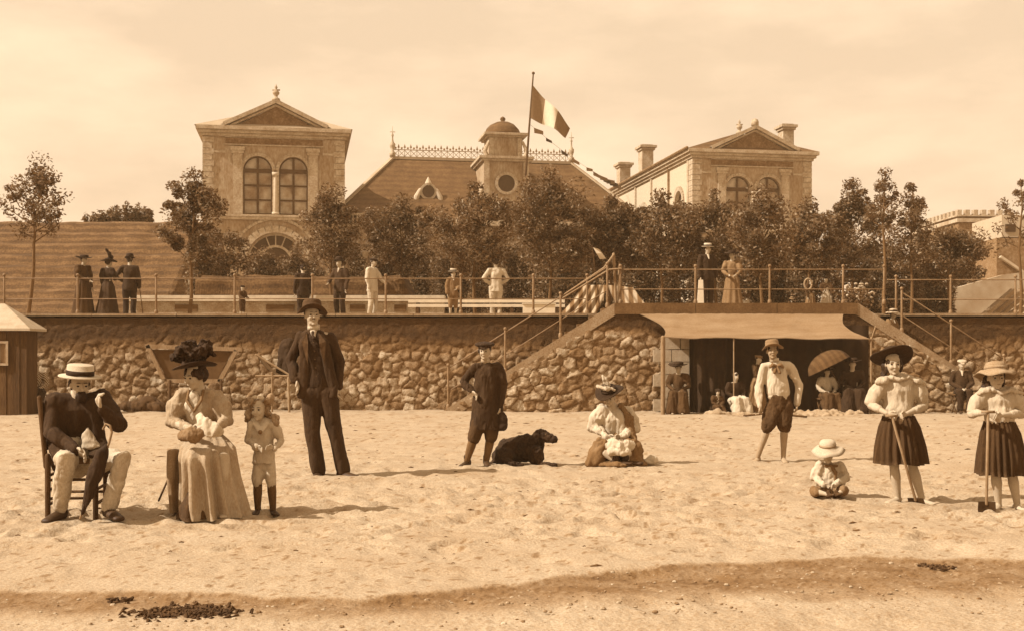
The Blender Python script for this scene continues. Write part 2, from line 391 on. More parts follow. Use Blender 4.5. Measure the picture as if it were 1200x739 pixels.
# gate frame and raised rail at the stair head
g = empty('stair_gate', (rx(722, 27.5), 27.4, ZB), 'pale wooden barrier frame with sloping poles at the head of the left stair', 'barrier')
m = MB(); a = W(719, 298, 27.5); b = W(722, 356, 27.5); m.tube([b, a], .035, 7); a2 = W(726, 310, 27.5); m.tube([W(724, 356, 27.5), a2], .028, 7); rel(m.build('post', WOODP, g), g)
m = MB(); m.tube([W(719, 299, 27.45), W(708, 314, 27.45), W(662, 345, 27.45)], .024, 6); m.tube([W(728, 315, 27.42), W(714, 316, 27.42), W(660, 349, 27.42)], .024, 6); rel(m.build('pole', WOODP, g), g)
WHITE = mat('white_cloth', .55, var=.08, fine=.06)
m = MB(); P = [W(695, 290, 27.6), W(702, 292, 27.55), W(706, 297, 27.6), W(710, 303, 27.62), W(703, 304, 27.6), W(699, 297, 27.55)]
m.add(P + [p + V((0, .008, 0)) for p in P], [(0, 1, 2, 5), (5, 2, 3, 4), (6, 11, 8, 7), (11, 10, 9, 8)]); pn = m.build('pennant', WHITE)
tag(pn, 'small white pennant fluttering at the head of the left stair', 'pennant')
m = MB(); m.tube([W(702, 356, 27.7), W(694, 288, 27.62)], .012, 6); tag(m.build('pennant_staff', WOODD), 'thin dark staff carrying the small white pennant', 'staff')

# striped canvas shelters on the terrace
STRIPE = mat('striped_canvas', .34, var=.12, fine=.12, scale=3, wave=(1.5, .38, 'X', 1.2))
def shelter(name, label, quad, y, n=26):
    (a, b, c, e) = quad; vs = []; fs = []; A = W(*a, y); B = W(*b, y); C_ = W(*c, y - .5); D = W(*e, y - .5)
    for j in range(7):
        for i in range(n + 1):
            u = i / n; v = j / 6; p = (A.lerp(B, u)).lerp(D.lerp(C_, u), v); p.y += .06 * math.sin(u * 24 + v * 2) * (.3 + v) ; p.z -= .06 * math.sin(math.pi * v) ; vs.append(p)
    fs = [(j * (n + 1) + i, j * (n + 1) + i + 1, (j + 1) * (n + 1) + i + 1, (j + 1) * (n + 1) + i) for j in range(6) for i in range(n)]
    vs2 = [v + V((0, .012, 0)) for v in vs]; k = len(vs)
    o = mesh(name, vs + vs2, fs + [tuple(reversed([q + k for q in f])) for f in fs], STRIPE, smooth=True); return tag(o, label, 'shelter', 'striped canvas shelters on the terrace')
shelter('canvas_shelter', 'larger striped canvas shelter draped on the terrace left of the stair head', ((683, 334), (712, 334), (697, 372), (652, 372)), 29.3)
shelter('canvas_shelter', 'smaller dull striped canvas shelter behind the landing right of the stair head', ((712, 334), (742, 337), (768, 366), (728, 366)), 29.6)

# low terrace walls, benches, banks behind the railing
TW = mat('low_masonry', .34, var=.28, scale=2.5, fine=.22, fscale=22, bump=.6, bscale=14)
m = MB(); y = 34.0
def bx(px0, px1, py0, py1, y, dep, mm=m): a = W(px0, py1, y); b = W(px1, py0, y); mm.box(a.x, b.x, y, y + dep, a.z - .6, b.z)
lw = empty('terrace_wall', (-6, 34, 2.3), 'low pale masonry wall with flat coping running behind the promenade railing', 'wall')
bx(150, 520, 353, 366, 34.0, .5, m); rel(m.build('masonry', TW, lw), lw)
m = MB(); a = W(148, 352.8, 33.9); b = W(521, 346, 33.9); m.box(a.x, b.x, 33.9, 34.6, a.z, b.z); rel(m.build('coping', mat('white_coping', .5, var=.15, fine=.12), lw), lw)
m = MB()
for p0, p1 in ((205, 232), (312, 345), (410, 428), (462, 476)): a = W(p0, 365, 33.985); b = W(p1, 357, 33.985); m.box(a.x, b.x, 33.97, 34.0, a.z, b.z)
rel(m.build('recess_panel', mat('dark_stone', .12), lw), lw)  # thin dark stone plates on the masonry face
bn = empty('white_bench', W(580, 366, 31.5), 'long white slatted bench on the terrace behind the man in white', 'bench')
m = MB()
for py in (352.5, 358): a = W(478, py + 1.9, 31.5); b = W(662, py - 1.6, 31.5); m.box(a.x, b.x, 31.5 + (0 if py > 355 else .12), 31.56 + (0 if py > 355 else .12), a.z, b.z)
rel(m.build('slats', mat('white_paint', .6, var=.1, fine=.08), bn), bn)
for p in (490, 540, 600, 652):
    mm = MB(); a = W(p, 366, 31.7); mm.box(a.x - .05, a.x + .05, 31.64, 31.75, a.z - .4, a.z + .33); mm.box(a.x - .04, a.x + .04, 31.35, 31.5, a.z - .4, a.z + .1); mm.box(a.x - .03, a.x + .03, 31.4, 31.7, a.z + .08, a.z + .13); rel(mm.build('leg', WOODD, bn), bn)
cr = MB(); a = W(622, 362, 30.5); cr.box(a.x - .2, a.x + .62, 30.5, 30.9, ZT, a.z + .12); cr.box(a.x - .22, a.x + .64, 30.47, 30.93, a.z + .125, a.z + .15)
tag(cr.build('white_crate', mat('white_paint', .6)), 'pale wooden box on the terrace behind the last post before the stair', 'box')

def bank(name, label, px0, px1, y0, z0, y1, z1, tiers, m_, rounded=False):
    nx = 90; x0 = rx(px0, y0); x1 = rx(px1, y0); vs = []; prof = []
    for k in range(tiers):
        f = k / tiers; g_ = (k + 1) / tiers
        prof += [(y0 + (y1 - y0) * f, z0 + (z1 - z0) * f), (y0 + (y1 - y0) * (f + .45 / tiers), z0 + (z1 - z0) * (g_ - .22 / tiers)), (y0 + (y1 - y0) * (g_ - .02), z0 + (z1 - z0) * g_)]
    prof += [(y1 + 2.5, z1 + .05), (y1 + 2.6, z0)]
    for (y, z) in prof:
        for i in range(nx + 1):
            x = x0 + (x1 - x0) * i / nx; k = 1
            if rounded: k = min(1, math.sqrt(max(0, (1 - i / nx) / .06)))
            vs.append((x, y + .12 * noise.noise(V((x * .8, z * 2, 0))), z0 + (z - z0) * k + .06 * noise.noise(V((x * 1.3, y * .5, 4)))))
    n = len(prof); fs = [(j * (nx + 1) + i, j * (nx + 1) + i + 1, (j + 1) * (nx + 1) + i + 1, (j + 1) * (nx + 1) + i) for j in range(n - 1) for i in range(nx)]
    o = mesh(name, vs, fs, m_, smooth=False); return tag(o, kind='structure')
bank('grass_bank', '', -160, 204, 44, 2.3, 51, 7.0, 9, GRASS, True)
bank('hedge_bank', '', 225, 484, 37, 2.2, 37.6, 3.80, 2, GRASS, True)

# canvas awning with posts, dark sheets for the shaded interior
aw = empty('awning', (5, 26.3, 0), 'large pale canvas awning stretched from the landing over wooden posts', 'awning')
CANV = mat('awning_canvas', .22, var=.14, scale=2.5, fine=.14, fscale=50, stretch=(.5, 2, 1))
A, B, Cc, D = V((rx(750, 27.12), 27.1, ZB - .25)), V((rx(988, 27.12), 27.1, ZB - .25)), V((rx(1021, 26.0), 26.0, 1.63)), V((rx(778, 26.0), 26.0, 1.66))
vs = []; nu, nv = 60, 16
for j in range(nv + 1):
    for i in range(nu + 1):
        u = i / nu; v = j / nv; p = A.lerp(B, u).lerp(D.lerp(Cc, u), v)
        inw = math.sin(math.pi * v) * .20; p.x += inw * ((1 - u) ** 3) * 1.2 - inw * 1.2 * (u ** 3)
        p.z += -.07 * math.sin(math.pi * v) * (.4 + .6 * math.sin(math.pi * u)) + .012 * math.sin(u * 21 + 2 * v) * v + .035 * noise.noise(V((u * 7, v * 2.5, 1))) * math.sin(math.pi * v) + .02 * abs(noise.noise(V((u * 16 + v * 3, v * 1.5, 6))))
        vs.append(p)
fs = [(j * (nu + 1) + i, j * (nu + 1) + i + 1, (j + 1) * (nu + 1) + i + 1, (j + 1) * (nu + 1) + i) for j in range(nv) for i in range(nu)]
k = len(vs); hem = len(fs)
o = mesh('canvas', vs + [v - V((0, 0, .012)) for v in vs], fs + [tuple(reversed([q + k for q in f])) for f in fs] + [(nv * (nu + 1) + i, nv * (nu + 1) + i + k, nv * (nu + 1) + i + 1 + k, nv * (nu + 1) + i + 1) for i in range(nu)], CANV, aw, True); rel(o, aw)
for px, py in ((777, 397), (860, 398), (1021, 398)):
    m = MB(); t_ = W(px, py, 26.02); r = .05 if px == 777 else (.014 if px == 860 else .022); m.tube([(t_.x, 26.03, -.1), (t_.x, 26.03, 1.66)], r, 8); rel(m.build('post', WOODP, aw), aw)
m = MB(); m.tube([Cc, W(1024, 388, 26), W(1026, 382, 26)], .014, 6); m.tube([Cc, V((rx(1036, 26.2), 26.4, 1.35)), V((rx(1040, 27), 27.1, .9))], .007, 5); rel(m.build('guy_rope', WOODP, aw), aw)
DARKC = mat('dark_sheet', .030, var=.3, fine=.2)
def shade_sheet(label, p0, p1, ztop, folds, y):  # dark sheet added where the opening behind lies in shade
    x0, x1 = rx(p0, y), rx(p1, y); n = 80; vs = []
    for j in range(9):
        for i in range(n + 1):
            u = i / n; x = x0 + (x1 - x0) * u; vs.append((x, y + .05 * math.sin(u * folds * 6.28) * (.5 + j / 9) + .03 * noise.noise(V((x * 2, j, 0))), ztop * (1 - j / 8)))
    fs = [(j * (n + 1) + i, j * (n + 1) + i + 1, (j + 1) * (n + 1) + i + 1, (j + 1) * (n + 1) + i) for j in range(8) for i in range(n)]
    k = len(vs); o = mesh('shade_sheet', vs + [(a, b + .01, c) for a, b, c in vs], fs + [tuple(reversed([q + k for q in f])) for f in fs], DARKC, smooth=True); tag(o, label, 'shade_sheet', 'dark sheets for the shade under the awning')
shade_sheet('wide dark sheet standing in for the shaded opening under the awning', 808, 1018, 1.95, 9, 26.95)
shade_sheet('narrow dark sheet for the shade behind the thin pole under the awning', 812, 852, 1.75, 3, 26.72)

# sunlit ashlar patch of the landing wall; its brightness is put into paler stone
m = MB()
for j in range(6):
    x = rx(776, 27.05) + (0 if j % 2 else -.2)
    while x < rx(806, 27.05): m.box(x, x + .40, 27.03, 27.12, .02 + j * .28, .02 + j * .28 + .265); x += .415
tag(m.build('ashlar_patch', mat('sun_paled_ashlar', .36, var=.12, bump=.4, bscale=20)), 'squared stone patch of wall, pale for sunlight, under the left end of the awning', 'wall_patch')

# bathing shed at the left edge
sh = empty('beach_shed', (-11.6, 26.3, 0), 'dark plank beach shed with a pale hipped roof at the left edge', 'shed')
PL = mat('shed_planks', .085, var=.3, scale=3, fine=.25, fscale=30, stretch=(1, 1, .15), bump=.5)
m = MB(); xr = rx(31, 25.8); y0 = 25.8
for k in range(18): m.box(xr - .145 * (k + 1) + .006, xr - .145 * k, y0 - .012 * (k % 2), y0 + .05, -.1, 1.86)
m.box(xr - 2.6, xr - .04, y0 + .03, y0 + .7, -.1, 1.84); rel(m.build('plank_walls', PL, sh), sh)
m = MB(); e = .12; z = 1.855; ap = [(xr - 1.75, y0 + .36, 2.40), (xr - .62, y0 + .36, 2.40)]
c = [(xr - 2.6 - e, y0 - e, z), (xr + e, y0 - e, z), (xr + e, y0 + .7 + e, z), (xr - 2.6 - e, y0 + .7 + e, z)]
m.add([V(q) for q in c + ap] + [V(q) - V((0, 0, .05)) for q in c], [(0, 1, 5, 4), (1, 2, 5), (2, 3, 4, 5), (3, 0, 4), (0, 6, 7, 1), (1, 7, 8, 2), (2, 8, 9, 3), (3, 9, 6, 0), (9, 8, 7, 6)]); rel(m.build('roof', mat('pale_zinc', .40, var=.12, fine=.1), sh), sh)
m = MB(); a = W(-10, 425, y0); b = W(9, 402, y0); m.box(a.x, b.x, y0 - .035, y0 - .013, a.z, b.z); w = m.build('window', mat('dusty_pane', .2, rough=.3), sh); rel(w, sh)
m = MB()
for x_ in (a.x - .03, (a.x + b.x) / 2 - .02, b.x - .02): m.box(x_, x_ + .05, y0 - .06, y0 - .034, a.z - .04, b.z + .04)
for z_ in (a.z - .05, b.z): m.box(a.x - .032, b.x + .032, y0 - .063, y0 - .033, z_, z_ + .05)
fr = m.build('frame', mat('pale_frame', .34), w)

# wooden trestle and folding canvas chair against the sea wall
ft = empty('trestle', W(228, 470, 27.4), 'inverted wooden frame with dark canvas leaning on the sea wall behind the seated woman', 'trestle')
m = MB(); yq = 27.45
for a, b in (((170, 405), (284, 409)), ((173, 404), (192, 444)), ((277, 410), (257, 447)), ((196, 446), (262, 446))): m.bar(W(*a, yq), W(*b, yq), .09, .07, up=(0, 1, 0))
rel(m.build('beams', WOODP, ft), ft)
m = MB(); q = [W(178, 409, 27.5), W(272, 411, 27.5), W(255, 444, 27.5), W(196, 444, 27.5)]; m.add(q + [p + V((0, .02, 0)) for p in q], [(0, 1, 2, 3), (7, 6, 5, 4), (0, 4, 5, 1), (1, 5, 6, 2), (2, 6, 7, 3), (3, 7, 4, 0)]); rel(m.build('canvas', mat('dull_canvas', .10), ft), ft)
m = MB(); m.tube([W(199, 446, 27.4), W(198, 484, 27.2)], .035); m.tube([W(259, 446, 27.4), W(260, 484, 27.2)], .035); rel(m.build('legs', WOODD, ft), ft)
dc = empty('deck_chair', W(322, 480, 27), 'folding deck chair with pale canvas by the sea wall beside the hanging coat', 'deck chair')
m = MB()
for dy in (0, .5):
    m.tube([W(339, 484, 26.9 + dy), W(338, 442, 26.9 + dy)], .03); m.tube([W(319, 482, 26.9 + dy), W(319, 436, 26.9 + dy)], .022); m.tube([W(300, 415, 26.9 + dy), W(341, 440, 26.9 + dy)], .024)
m.tube([W(318, 436, 26.9), W(318, 436, 27.4)], .02); m.tube([W(300, 440, 26.9), W(344, 440, 26.9)], .022); rel(m.build('frame', WOODP, dc), dc)
m = MB(); n = 10; vs = []
for j in range(n + 1):
    u = j / n; p = W(301 + 38 * u, 416 + 24 * u + 9 * math.sin(math.pi * u), 26.9); vs += [p, p + V((0, .5, 0))]
m.add(vs + [v - V((0, 0, .012)) for v in vs], [(2 * j, 2 * j + 2, 2 * j + 3, 2 * j + 1) for j in range(n)] + [(2 * j + 22, 2 * j + 23, 2 * j + 25, 2 * j + 24) for j in range(n)]); rel(m.build('canvas', mat('chair_canvas', .25), dc), dc)
b = Blob(); b.tube([W(337, 399, 27.6), W(336, 412, 27.55), W(335, 436, 27.5)], [(.16, .07), (.2, .09), (.24, .1)], 12, ref=(1, 0, 0)); tag(b.melt('hanging_coat', mat('dark_coat', .035), None, .02, 2, (.05, 5)), 'dark coat hanging on the sea wall behind the deck chair', 'coat')
for k, (px, py, s) in enumerate(((160, 478, .24), (176, 476, .3), (150, 479, .18), (188, 479, .16))):
    b = Blob(); p = W(px, py, 27.3); b.ell((p.x, 27.35, .08), (s * 1.1, s * .7, s * .75)); o = b.melt('rock', mat('dark_rock', .07, var=.3), None, .03, 1, (.12, 4), k)
    tag(o, ['dark boulder second from the left in the heap at the foot of the wall', 'largest dark boulder in the heap at the foot of the wall', 'leftmost small boulder of the heap at the foot of the wall', 'rightmost small boulder of the heap at the foot of the wall'][k], 'rock', 'boulders at the foot of the sea wall')
# weed and wrack on the tide line, a sand heap under the awning
WEED = mat('seaweed', .06, var=.4, fine=.3)
def weed(px, py, w, h, n, label, seed):
    rg = random.Random(seed); m = MB(); y = F * CH / (py - HZ); c = W(px, py, y); z0 = sand_z(c.x, y) - .03
    for k in range(n):
        a = rg.gauss(0, .38); b = rg.gauss(0, .32)
        x = c.x + a * w; yy = y + b * h; r = rg.uniform(.012, .04); ang = rg.uniform(0, 6.28)
        p0 = V((x, yy, z0 + .004)); p1 = p0 + V((math.cos(ang) * r, math.sin(ang) * r, rg.uniform(.004, .022))); p2 = p1 + V((math.cos(ang + 1) * r, math.sin(ang + 1) * r, rg.uniform(-.03, .01)))
        m.tube([p0, p1, p2], [.004, .009, .003], 5)
    o = m.build('seaweed_clump' if n > 4000 else 'seaweed_scatter', WEED)
    if n > 4000: tag(o, label, 'seaweed', 'clumps of seaweed on the tide line')
    else: tag(o, kind='stuff')
weed(220, 711, .26, .2, 420, 'long dark clump of seaweed at the lower left', 1)
weed(1098, 658, .09, .08, 60, 'dark clump of seaweed at the right end of the shingle band', 2)
weed(140, 697, .08, .05, 14, 'small clump of seaweed above the long dark clump', 3)
0 and weed(200, 668, .3, .07, 16, 'thin scatter of seaweed on the dry sand edge at left', 4)
0 and weed(690, 664, .2, .06, 14, 'thin scatter of seaweed on the upper edge of the shingle band', 5)
0 and weed(1060, 668, .2, .12, 20, 'loose scatter of seaweed just left of the right hand clump', 6)
weed(770, 500, .45, .3, 40, 'dark wrack lying on the sand left of the boy in white', 7)
rg = random.Random(3); m = MB()                       # shells and pebbles of the shingle band
for k in range(1500):
    x = rg.uniform(-3.6, 3.9); y = rg.uniform(5.2, 7.4); tt = interp(x, TIDE_T); tb = interp(x, TIDE_B) - .25
    if not tb < y < tt: continue
    s = min(.016, .004 + rg.expovariate(260)); z = sand_z(x, y) - .018
    m.ell((x, y, z), (s, s * rg.uniform(.6, 1), s * .6), n=6, m=4)
tag(m.build('pebbles', mat('pale_pebbles', .28, var=.6, scale=9, fine=.2)), kind='stuff')
m = MB()                                              # twigs, crumbs and tufts on the dry sand
for k in range(330):
    y = rg.uniform(6.8, 25); x = rg.uniform(-.5, .5) * y * .95; s = min(.03, .003 + rg.expovariate(170)) * (1 + y / 12); a = rg.uniform(-.6, .6); z = sand_z(x, y)
    m.tube([(x, y, z), (x + math.cos(a) * s, y + math.sin(a) * s, z + .004), (x + 2 * math.cos(a) * s, y + 2 * math.sin(a) * s, z)], [.003, min(.01, s * .3), .003], 5)
tag(m.build('beach_litter', mat('driftwood', .11, var=.5)), kind='stuff')
# ------------------------------------------------------------------ buildings
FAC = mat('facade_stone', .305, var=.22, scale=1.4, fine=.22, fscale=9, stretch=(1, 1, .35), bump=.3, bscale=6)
TRIM = mat('trim_stone', .37, var=.2, scale=1.6, fine=.2, fscale=9)
FRZ = mat('dark_frieze', .17, var=.3, scale=2.5, fine=.3, fscale=8, bump=.6, bscale=7)
SLATE = mat('roof_slate', .115, var=.25, scale=1.5, fine=.22, fscale=7, bump=.4, bscale=6, wave=(.75, .80, 'Z', 1.5))
ZINC = mat('roof_zinc', .34, var=.1, scale=1)
GLASS = mat('old_glass', .34, var=.5, scale=1.3, fine=.12, rough=.35)
FRAME = mat('dark_window_frame', .075, var=.2)
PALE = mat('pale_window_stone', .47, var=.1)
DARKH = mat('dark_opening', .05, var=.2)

def arch_wall(mb, u0, u1, z0, z1, ops, v=0.0, dep=.35, flip=False):
    """front wall sheet at y=v pierced by arched openings (centre, half width, sill, spring) with reveals; ops sorted"""
    def q(a, b, c, d): mb.add([a, b, c, d], [(0, 1, 2, 3)])
    x = u0
    for (c, r, zs, zp) in ops:
        if c - r > x: q((x, v, z0), (c - r, v, z0), (c - r, v, z1), (x, v, z1))
        if zs > z0: q((c - r, v, z0), (c + r, v, z0), (c + r, v, zs), (c - r, v, zs))
        pts = [(c - r * math.cos(math.pi * k / 14), zp + r * math.sin(math.pi * k / 14)) for k in range(15)]
        for (a, za), (b, zb) in zip(pts, pts[1:]):
            q((a, v, za), (b, v, zb), (b, v, z1), (a, v, z1)); q((a, v, za), (a, v + dep, za), (b, v + dep, zb), (b, v, zb))
        q((c - r, v, zs), (c - r, v + dep, zs), (c - r, v + dep, zp), (c - r, v, zp)); q((c + r, v, zs), (c + r, v, zp), (c + r, v + dep, zp), (c + r, v + dep, zs)); q((c - r, v, zs), (c + r, v, zs), (c + r, v + dep, zs), (c - r, v + dep, zs))
        x = c + r
    if x < u1: q((x, v, z0), (u1, v, z0), (u1, v, z1), (x, v, z1))
def xf(mb, M): mb.v = [M @ v for v in mb.v]; return mb
def window(root, c, r, zs, zp, v, M=None, rails=3):
    g = MB(); pts = [V((c - r, v + .3, zs)), V((c + r, v + .3, zs))] + [V((c + r * math.cos(math.pi * k / 14), v + .3, zp + r * math.sin(math.pi * k / 14))) for k in range(15)]
    g.add(pts + [p + V((0, .03, 0)) for p in pts], [tuple(range(len(pts))), tuple(reversed(range(len(pts), 2 * len(pts))))])
    f = MB(); w = .07
    for x in (c - r + w / 2, c, c + r - w / 2): f.box(x - (.065 if x == c else w / 2), x + (.065 if x == c else w / 2), v + .2, v + .295, zs, zp + (r * .98 if x == c else 0))
    for k in range(rails + 1):
        z = zs + (zp - zs) * k / rails; h = .12 if k == rails else .045; f.box(c - r, c + r, v + .205, v + .29, z - (0 if k == 0 else h), z + (.08 if k == 0 else h))
    for k in range(14):
        a = math.pi * k / 14; b = math.pi * (k + 1) / 14; rr = r - w / 2
        f.bar((c + rr * math.cos(a), v + .245, zp + rr * math.sin(a)), (c + rr * math.cos(b), v + .245, zp + rr * math.sin(b)), w, .1, up=(0, 1, 0))
    if M is not None: xf(g, M); xf(f, M)
    o = f.build('window', FRAME, root); g.build('pane', GLASS, o); return o
def archivolt(mb, c, r, zp, v, w=.2, p=.07, n=16):
    for k in range(n):
        a = math.pi * (k + .04) / n; b = math.pi * (k + .96) / n; rr = r + w / 2
        mb.bar((c + rr * math.cos(a), v - p / 2 + .003, zp + rr * math.sin(a)), (c + rr * math.cos(b), v - p / 2 + .003, zp + rr * math.sin(b)), w, p, up=(0, 1, 0))

def pavilion(loc, label, L_, side, chim):
    root = empty('pavilion', loc, label, 'building', 'twin pavilions', R(10)); w = 8.4
    m = MB(); wins = [(3.2, .86, 9.95, 12.62), (5.34, .86, 9.95, 12.62)]
    arch_wall(m, 0, w, 9.9, 15.2, wins); arch_wall(m, 0, w, 2, 9.9, [(4.27, 1.75, 4.5, 7.1)])
    m.add([(0, 0, 2), (0, L_, 2), (0, L_, 15.2), (0, 0, 15.2), (w, 0, 2), (w, L_, 2), (w, L_, 15.2), (w, 0, 15.2)], [(4, 5, 6, 7), (1, 5, 6, 2)])
    SM = Matrix(((0, 1, 0, 0), (1, 0, 0, 0), (0, 0, 1, 0), (0, 0, 0, 1)))          # swaps u and v: the side wall
    sops = [(2.9 + 4.3 * k, .8, 9.9, 12.0) for k in range(int((L_ - 2) / 4.3))]
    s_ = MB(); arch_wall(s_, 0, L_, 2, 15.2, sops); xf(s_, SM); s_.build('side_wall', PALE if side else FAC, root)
    m.build('wall', FAC, root)
    for a in wins: window(root, a[0], a[1], a[2], a[3], 0)
    if side:
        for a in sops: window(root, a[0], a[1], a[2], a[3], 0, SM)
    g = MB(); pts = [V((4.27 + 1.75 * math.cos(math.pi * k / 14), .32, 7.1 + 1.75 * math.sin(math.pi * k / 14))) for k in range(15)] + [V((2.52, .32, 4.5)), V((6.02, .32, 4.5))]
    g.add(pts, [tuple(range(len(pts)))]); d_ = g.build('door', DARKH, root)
    f = MB()
    for k in range(14):
        for rr in (.95, 1.68): f.bar((4.27 + rr * math.cos(math.pi * k / 14), .28, 7.1 + rr * math.sin(math.pi * k / 14)), (4.27 + rr * math.cos(math.pi * (k + 1) / 14), .28, 7.1 + rr * math.sin(math.pi * (k + 1) / 14)), .14, .06, up=(0, 1, 0))
    for a in (.6, 1.2, 1.57, 1.94, 2.54): f.bar((4.27 + .95 * math.cos(a), .27, 7.1 + .95 * math.sin(a)), (4.27 + 1.7 * math.cos(a), .27, 7.1 + 1.7 * math.sin(a)), .07, .05, up=(0, 1, 0))
    f.build('frame', TRIM, d_)
    t = MB()
    for u in (0, w):                                  # quoins
        for k in range(13): t.box(u - .05 if u == 0 else u - (.5 if k % 2 else .62), u + (.5 if k % 2 else .62) if u == 0 else u + .05, -.05, .3, 9.92 + k * .36, 9.92 + k * .36 + .33)
    for k in range(13): t.box(-.052, -.002, .31, (.75 if k % 2 else .95), 9.92 + k * .36, 9.92 + k * .36 + .33)
    for u in (1.75, 6.25):                            # pilasters with capitals
        t.box(u, u + .55, -.11, .02, 9.92, 13.6); t.box(u - .08, u + .63, -.16, .02, 13.6, 13.78); t.box(u - .14, u + .69, -.21, .02, 13.78, 14.0)
    for u0 in (.62, 7.1): t.box(u0, u0 + .7, -.04, .02, 13.62, 13.75)
    for c, r, zs, zp in wins: archivolt(t, c, r, zp, 0); t.box(c - r - .12, c - r - .01, -.07, .02, zs, zp); t.box(c + r + .01, c + r + .12, -.07, .02, zs, zp)
    archivolt(t, 4.27, 1.75, 7.1, 0, .42, .12, 15); archivolt(t, 4.27, 2.5, 7.1, 0, .16, .1, 22)
    t.box(-.15, w + .15, -.18, .02, 9.6, 9.78); t.box(.9, w - .9, -.24, .02, 9.785, 9.9)
    for zz, p in ((14.62, .14), (14.8, .28)): t.box(-p, w + p, -p, .02, zz, zz + .17); t.box(-p, -.003, .025, L_ + .1, zz, zz + .17); t.box(w + .003, w + p, .025, L_, zz, zz + .17)
    t.box(-.42, w + .42, -.45, .6, 14.98, 15.2); t.box(-.42, -.003, .605, L_ + .3, 14.98, 15.2); t.box(w + .003, w + .42, .605, L_ + .3, 14.98, 15.2)
    t.box(1.25, w - 1.25, -.08, .02, 14.1, 14.17); t.box(1.25, w - 1.25, -.08, .02, 14.56, 14.61)
    if side:
        for k, (c, r, zs, zp) in enumerate(sops):
            s2 = MB(); archivolt(s2, c, r, zp, 0, .32, .1); s2.box(c - r - .3, c - r, -.05, .01, zs, zp); s2.box(c + r, c + r + .3, -.05, .01, zs, zp); s2.box(c - 2.15, c - 1.85, -.09, .01, 6, 14.6); xf(s2, SM); t.add(s2.v, s2.f)
    t.build('stone_trim', TRIM, root)
    c = MB(); c.tube([(4.27, -.02, 9.95), (4.27, -.02, 12.3)], [.15, .13], 10); c.box(4.06, 4.48, -.16, .12, 12.3, 12.5); c.box(4.05, 4.49, -.17, .12, 9.93, 10.08); c.build('column', PALE, root, True)
    f = MB(); f.box(1.3, w - 1.3, -.03, .02, 14.18, 14.55)
    f.add([(1.9, -.1, 15.24), (6.7, -.1, 15.24), (4.3, -.1, 16.5)], [(0, 1, 2)]); f.build('frieze', FRZ, root)
    p = MB()                                          # raking cornice of the pediment and its little roof
    for a in (1.2, 7.4): p.bar((a, -.25, 15.3), (4.3, -.25, 16.78), .42, .22, up=(0, 0, 1)); p.bar((a + (.35 if a < 4 else -.35), -.16, 15.22), (4.3, -.16, 16.55), .24, .12)
    p.build('pediment', TRIM, root)
    r_ = MB(); e = .5; D = L_ + .4
    a = [(-e, -.4, 15.21), (w + e, -.4, 15.21), (w + e, D, 15.21), (-e, D, 15.21), (4.2, 2.6, 16.9), (4.2, D - 3, 16.9)]
    r_.add(a, [(0, 1, 4), (1, 2, 5, 4), (2, 3, 5), (3, 0, 4, 5)])
    r_.add([(1.0, -.35, 15.26), (4.3, -.35, 16.9), (7.6, -.35, 15.26), (4.3, 2.5, 16.92)], [(0, 1, 3), (1, 2, 3)]); r_.build('roof', SLATE if side else ZINC, root)
    if side:
        g = MB(); g.tube([(-.5, -.3, 15.25), (-.5, D, 15.25)], .1, 6); g.tube([(-.12, 5.1, 15), (-.12, 5.1, 6)], .06, 6); g.build('gutter', FRZ, root)
    f = MB(); M = Matrix.Translation((4.3, -.1 if not side else 2.7, 16.85))
    f.lathe([(.05, 0), (.26, .02), (.22, .14), (.1, .2), (.1, .3), (.2, .42), (.21, .52), (.1, .64), (.05, .72), (.1, .8), (.03, .95), (.01, 1.02)], M, 10)
    f.box(-.24, .24, -.03, .03, .62, .7, M); f.build('finial', TRIM, root, True)
    if side:
        f = MB(); f.lathe([(.05, 0), (.26, .02), (.26, .25), (.2, .42), (.02, .52)], Matrix.Translation((4.3, -.2, 16.85)), 10); f.build('acroterion', TRIM, root, True)
    for (u, v, z0, z1, s) in chim:
        c = MB(); c.box(u - s / 2, u + s / 2, v - s * .6, v + s * .6, z0, z1 - .45); c.box(u - s * .62, u + s * .62, v - s * .75, v + s * .75, z1 - .45, z1 - .28); c.box(u - s * .75, u + s * .75, v - s * .9, v + s * .9, z1 - .278, z1 - .1); c.box(u - s * .5, u + s * .5, v - s * .5, v + s * .5, z1 - .098, z1)
        c.build('chimney', TRIM, root)
    return root
pavilion((-18.6, 72, 0), 'left stone pavilion with twin arched windows and a pediment with one finial', 20, False, [])
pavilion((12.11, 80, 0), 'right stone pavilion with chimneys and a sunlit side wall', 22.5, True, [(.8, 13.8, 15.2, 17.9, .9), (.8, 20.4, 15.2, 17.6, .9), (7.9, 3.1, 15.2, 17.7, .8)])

hall = empty('central_hall', (-9.0, 90, 0), 'central hall with a steep hipped roof, iron ridge cresting and domed dormer', 'building', None, R(10)); RW = 13.8
m = MB(); m.box(-4.2, RW + 4.2, -4.7, 4.7, 2, 11.1); m.box(-3.9, 1.0, -9.5, -4.72, 2, 10.2); m.build('wall', FAC, hall)
m = MB(); zr, ze = 16.25, 11.2
c = [(-4.7, -5.1, ze), (RW + 4.7, -5.1, ze), (RW + 4.7, 5.1, ze), (-4.7, 5.1, ze), (0, 0, zr), (RW, 0, zr)]
m.add(c, [(0, 1, 5, 4), (1, 2, 5), (2, 3, 4, 5), (3, 0, 4)]); m.build('roof', SLATE, hall)
m = MB(); m.add([(-4.1, -9.6, 10.95), (1.2, -9.6, 10.95), (1.2, -4.9, 10.95), (-4.1, -4.9, 10.95), (-2.2, -6.2, 12.95)], [(0, 1, 4), (1, 2, 4), (2, 3, 4), (3, 0, 4)]); m.build('wing_roof', SLATE, hall)
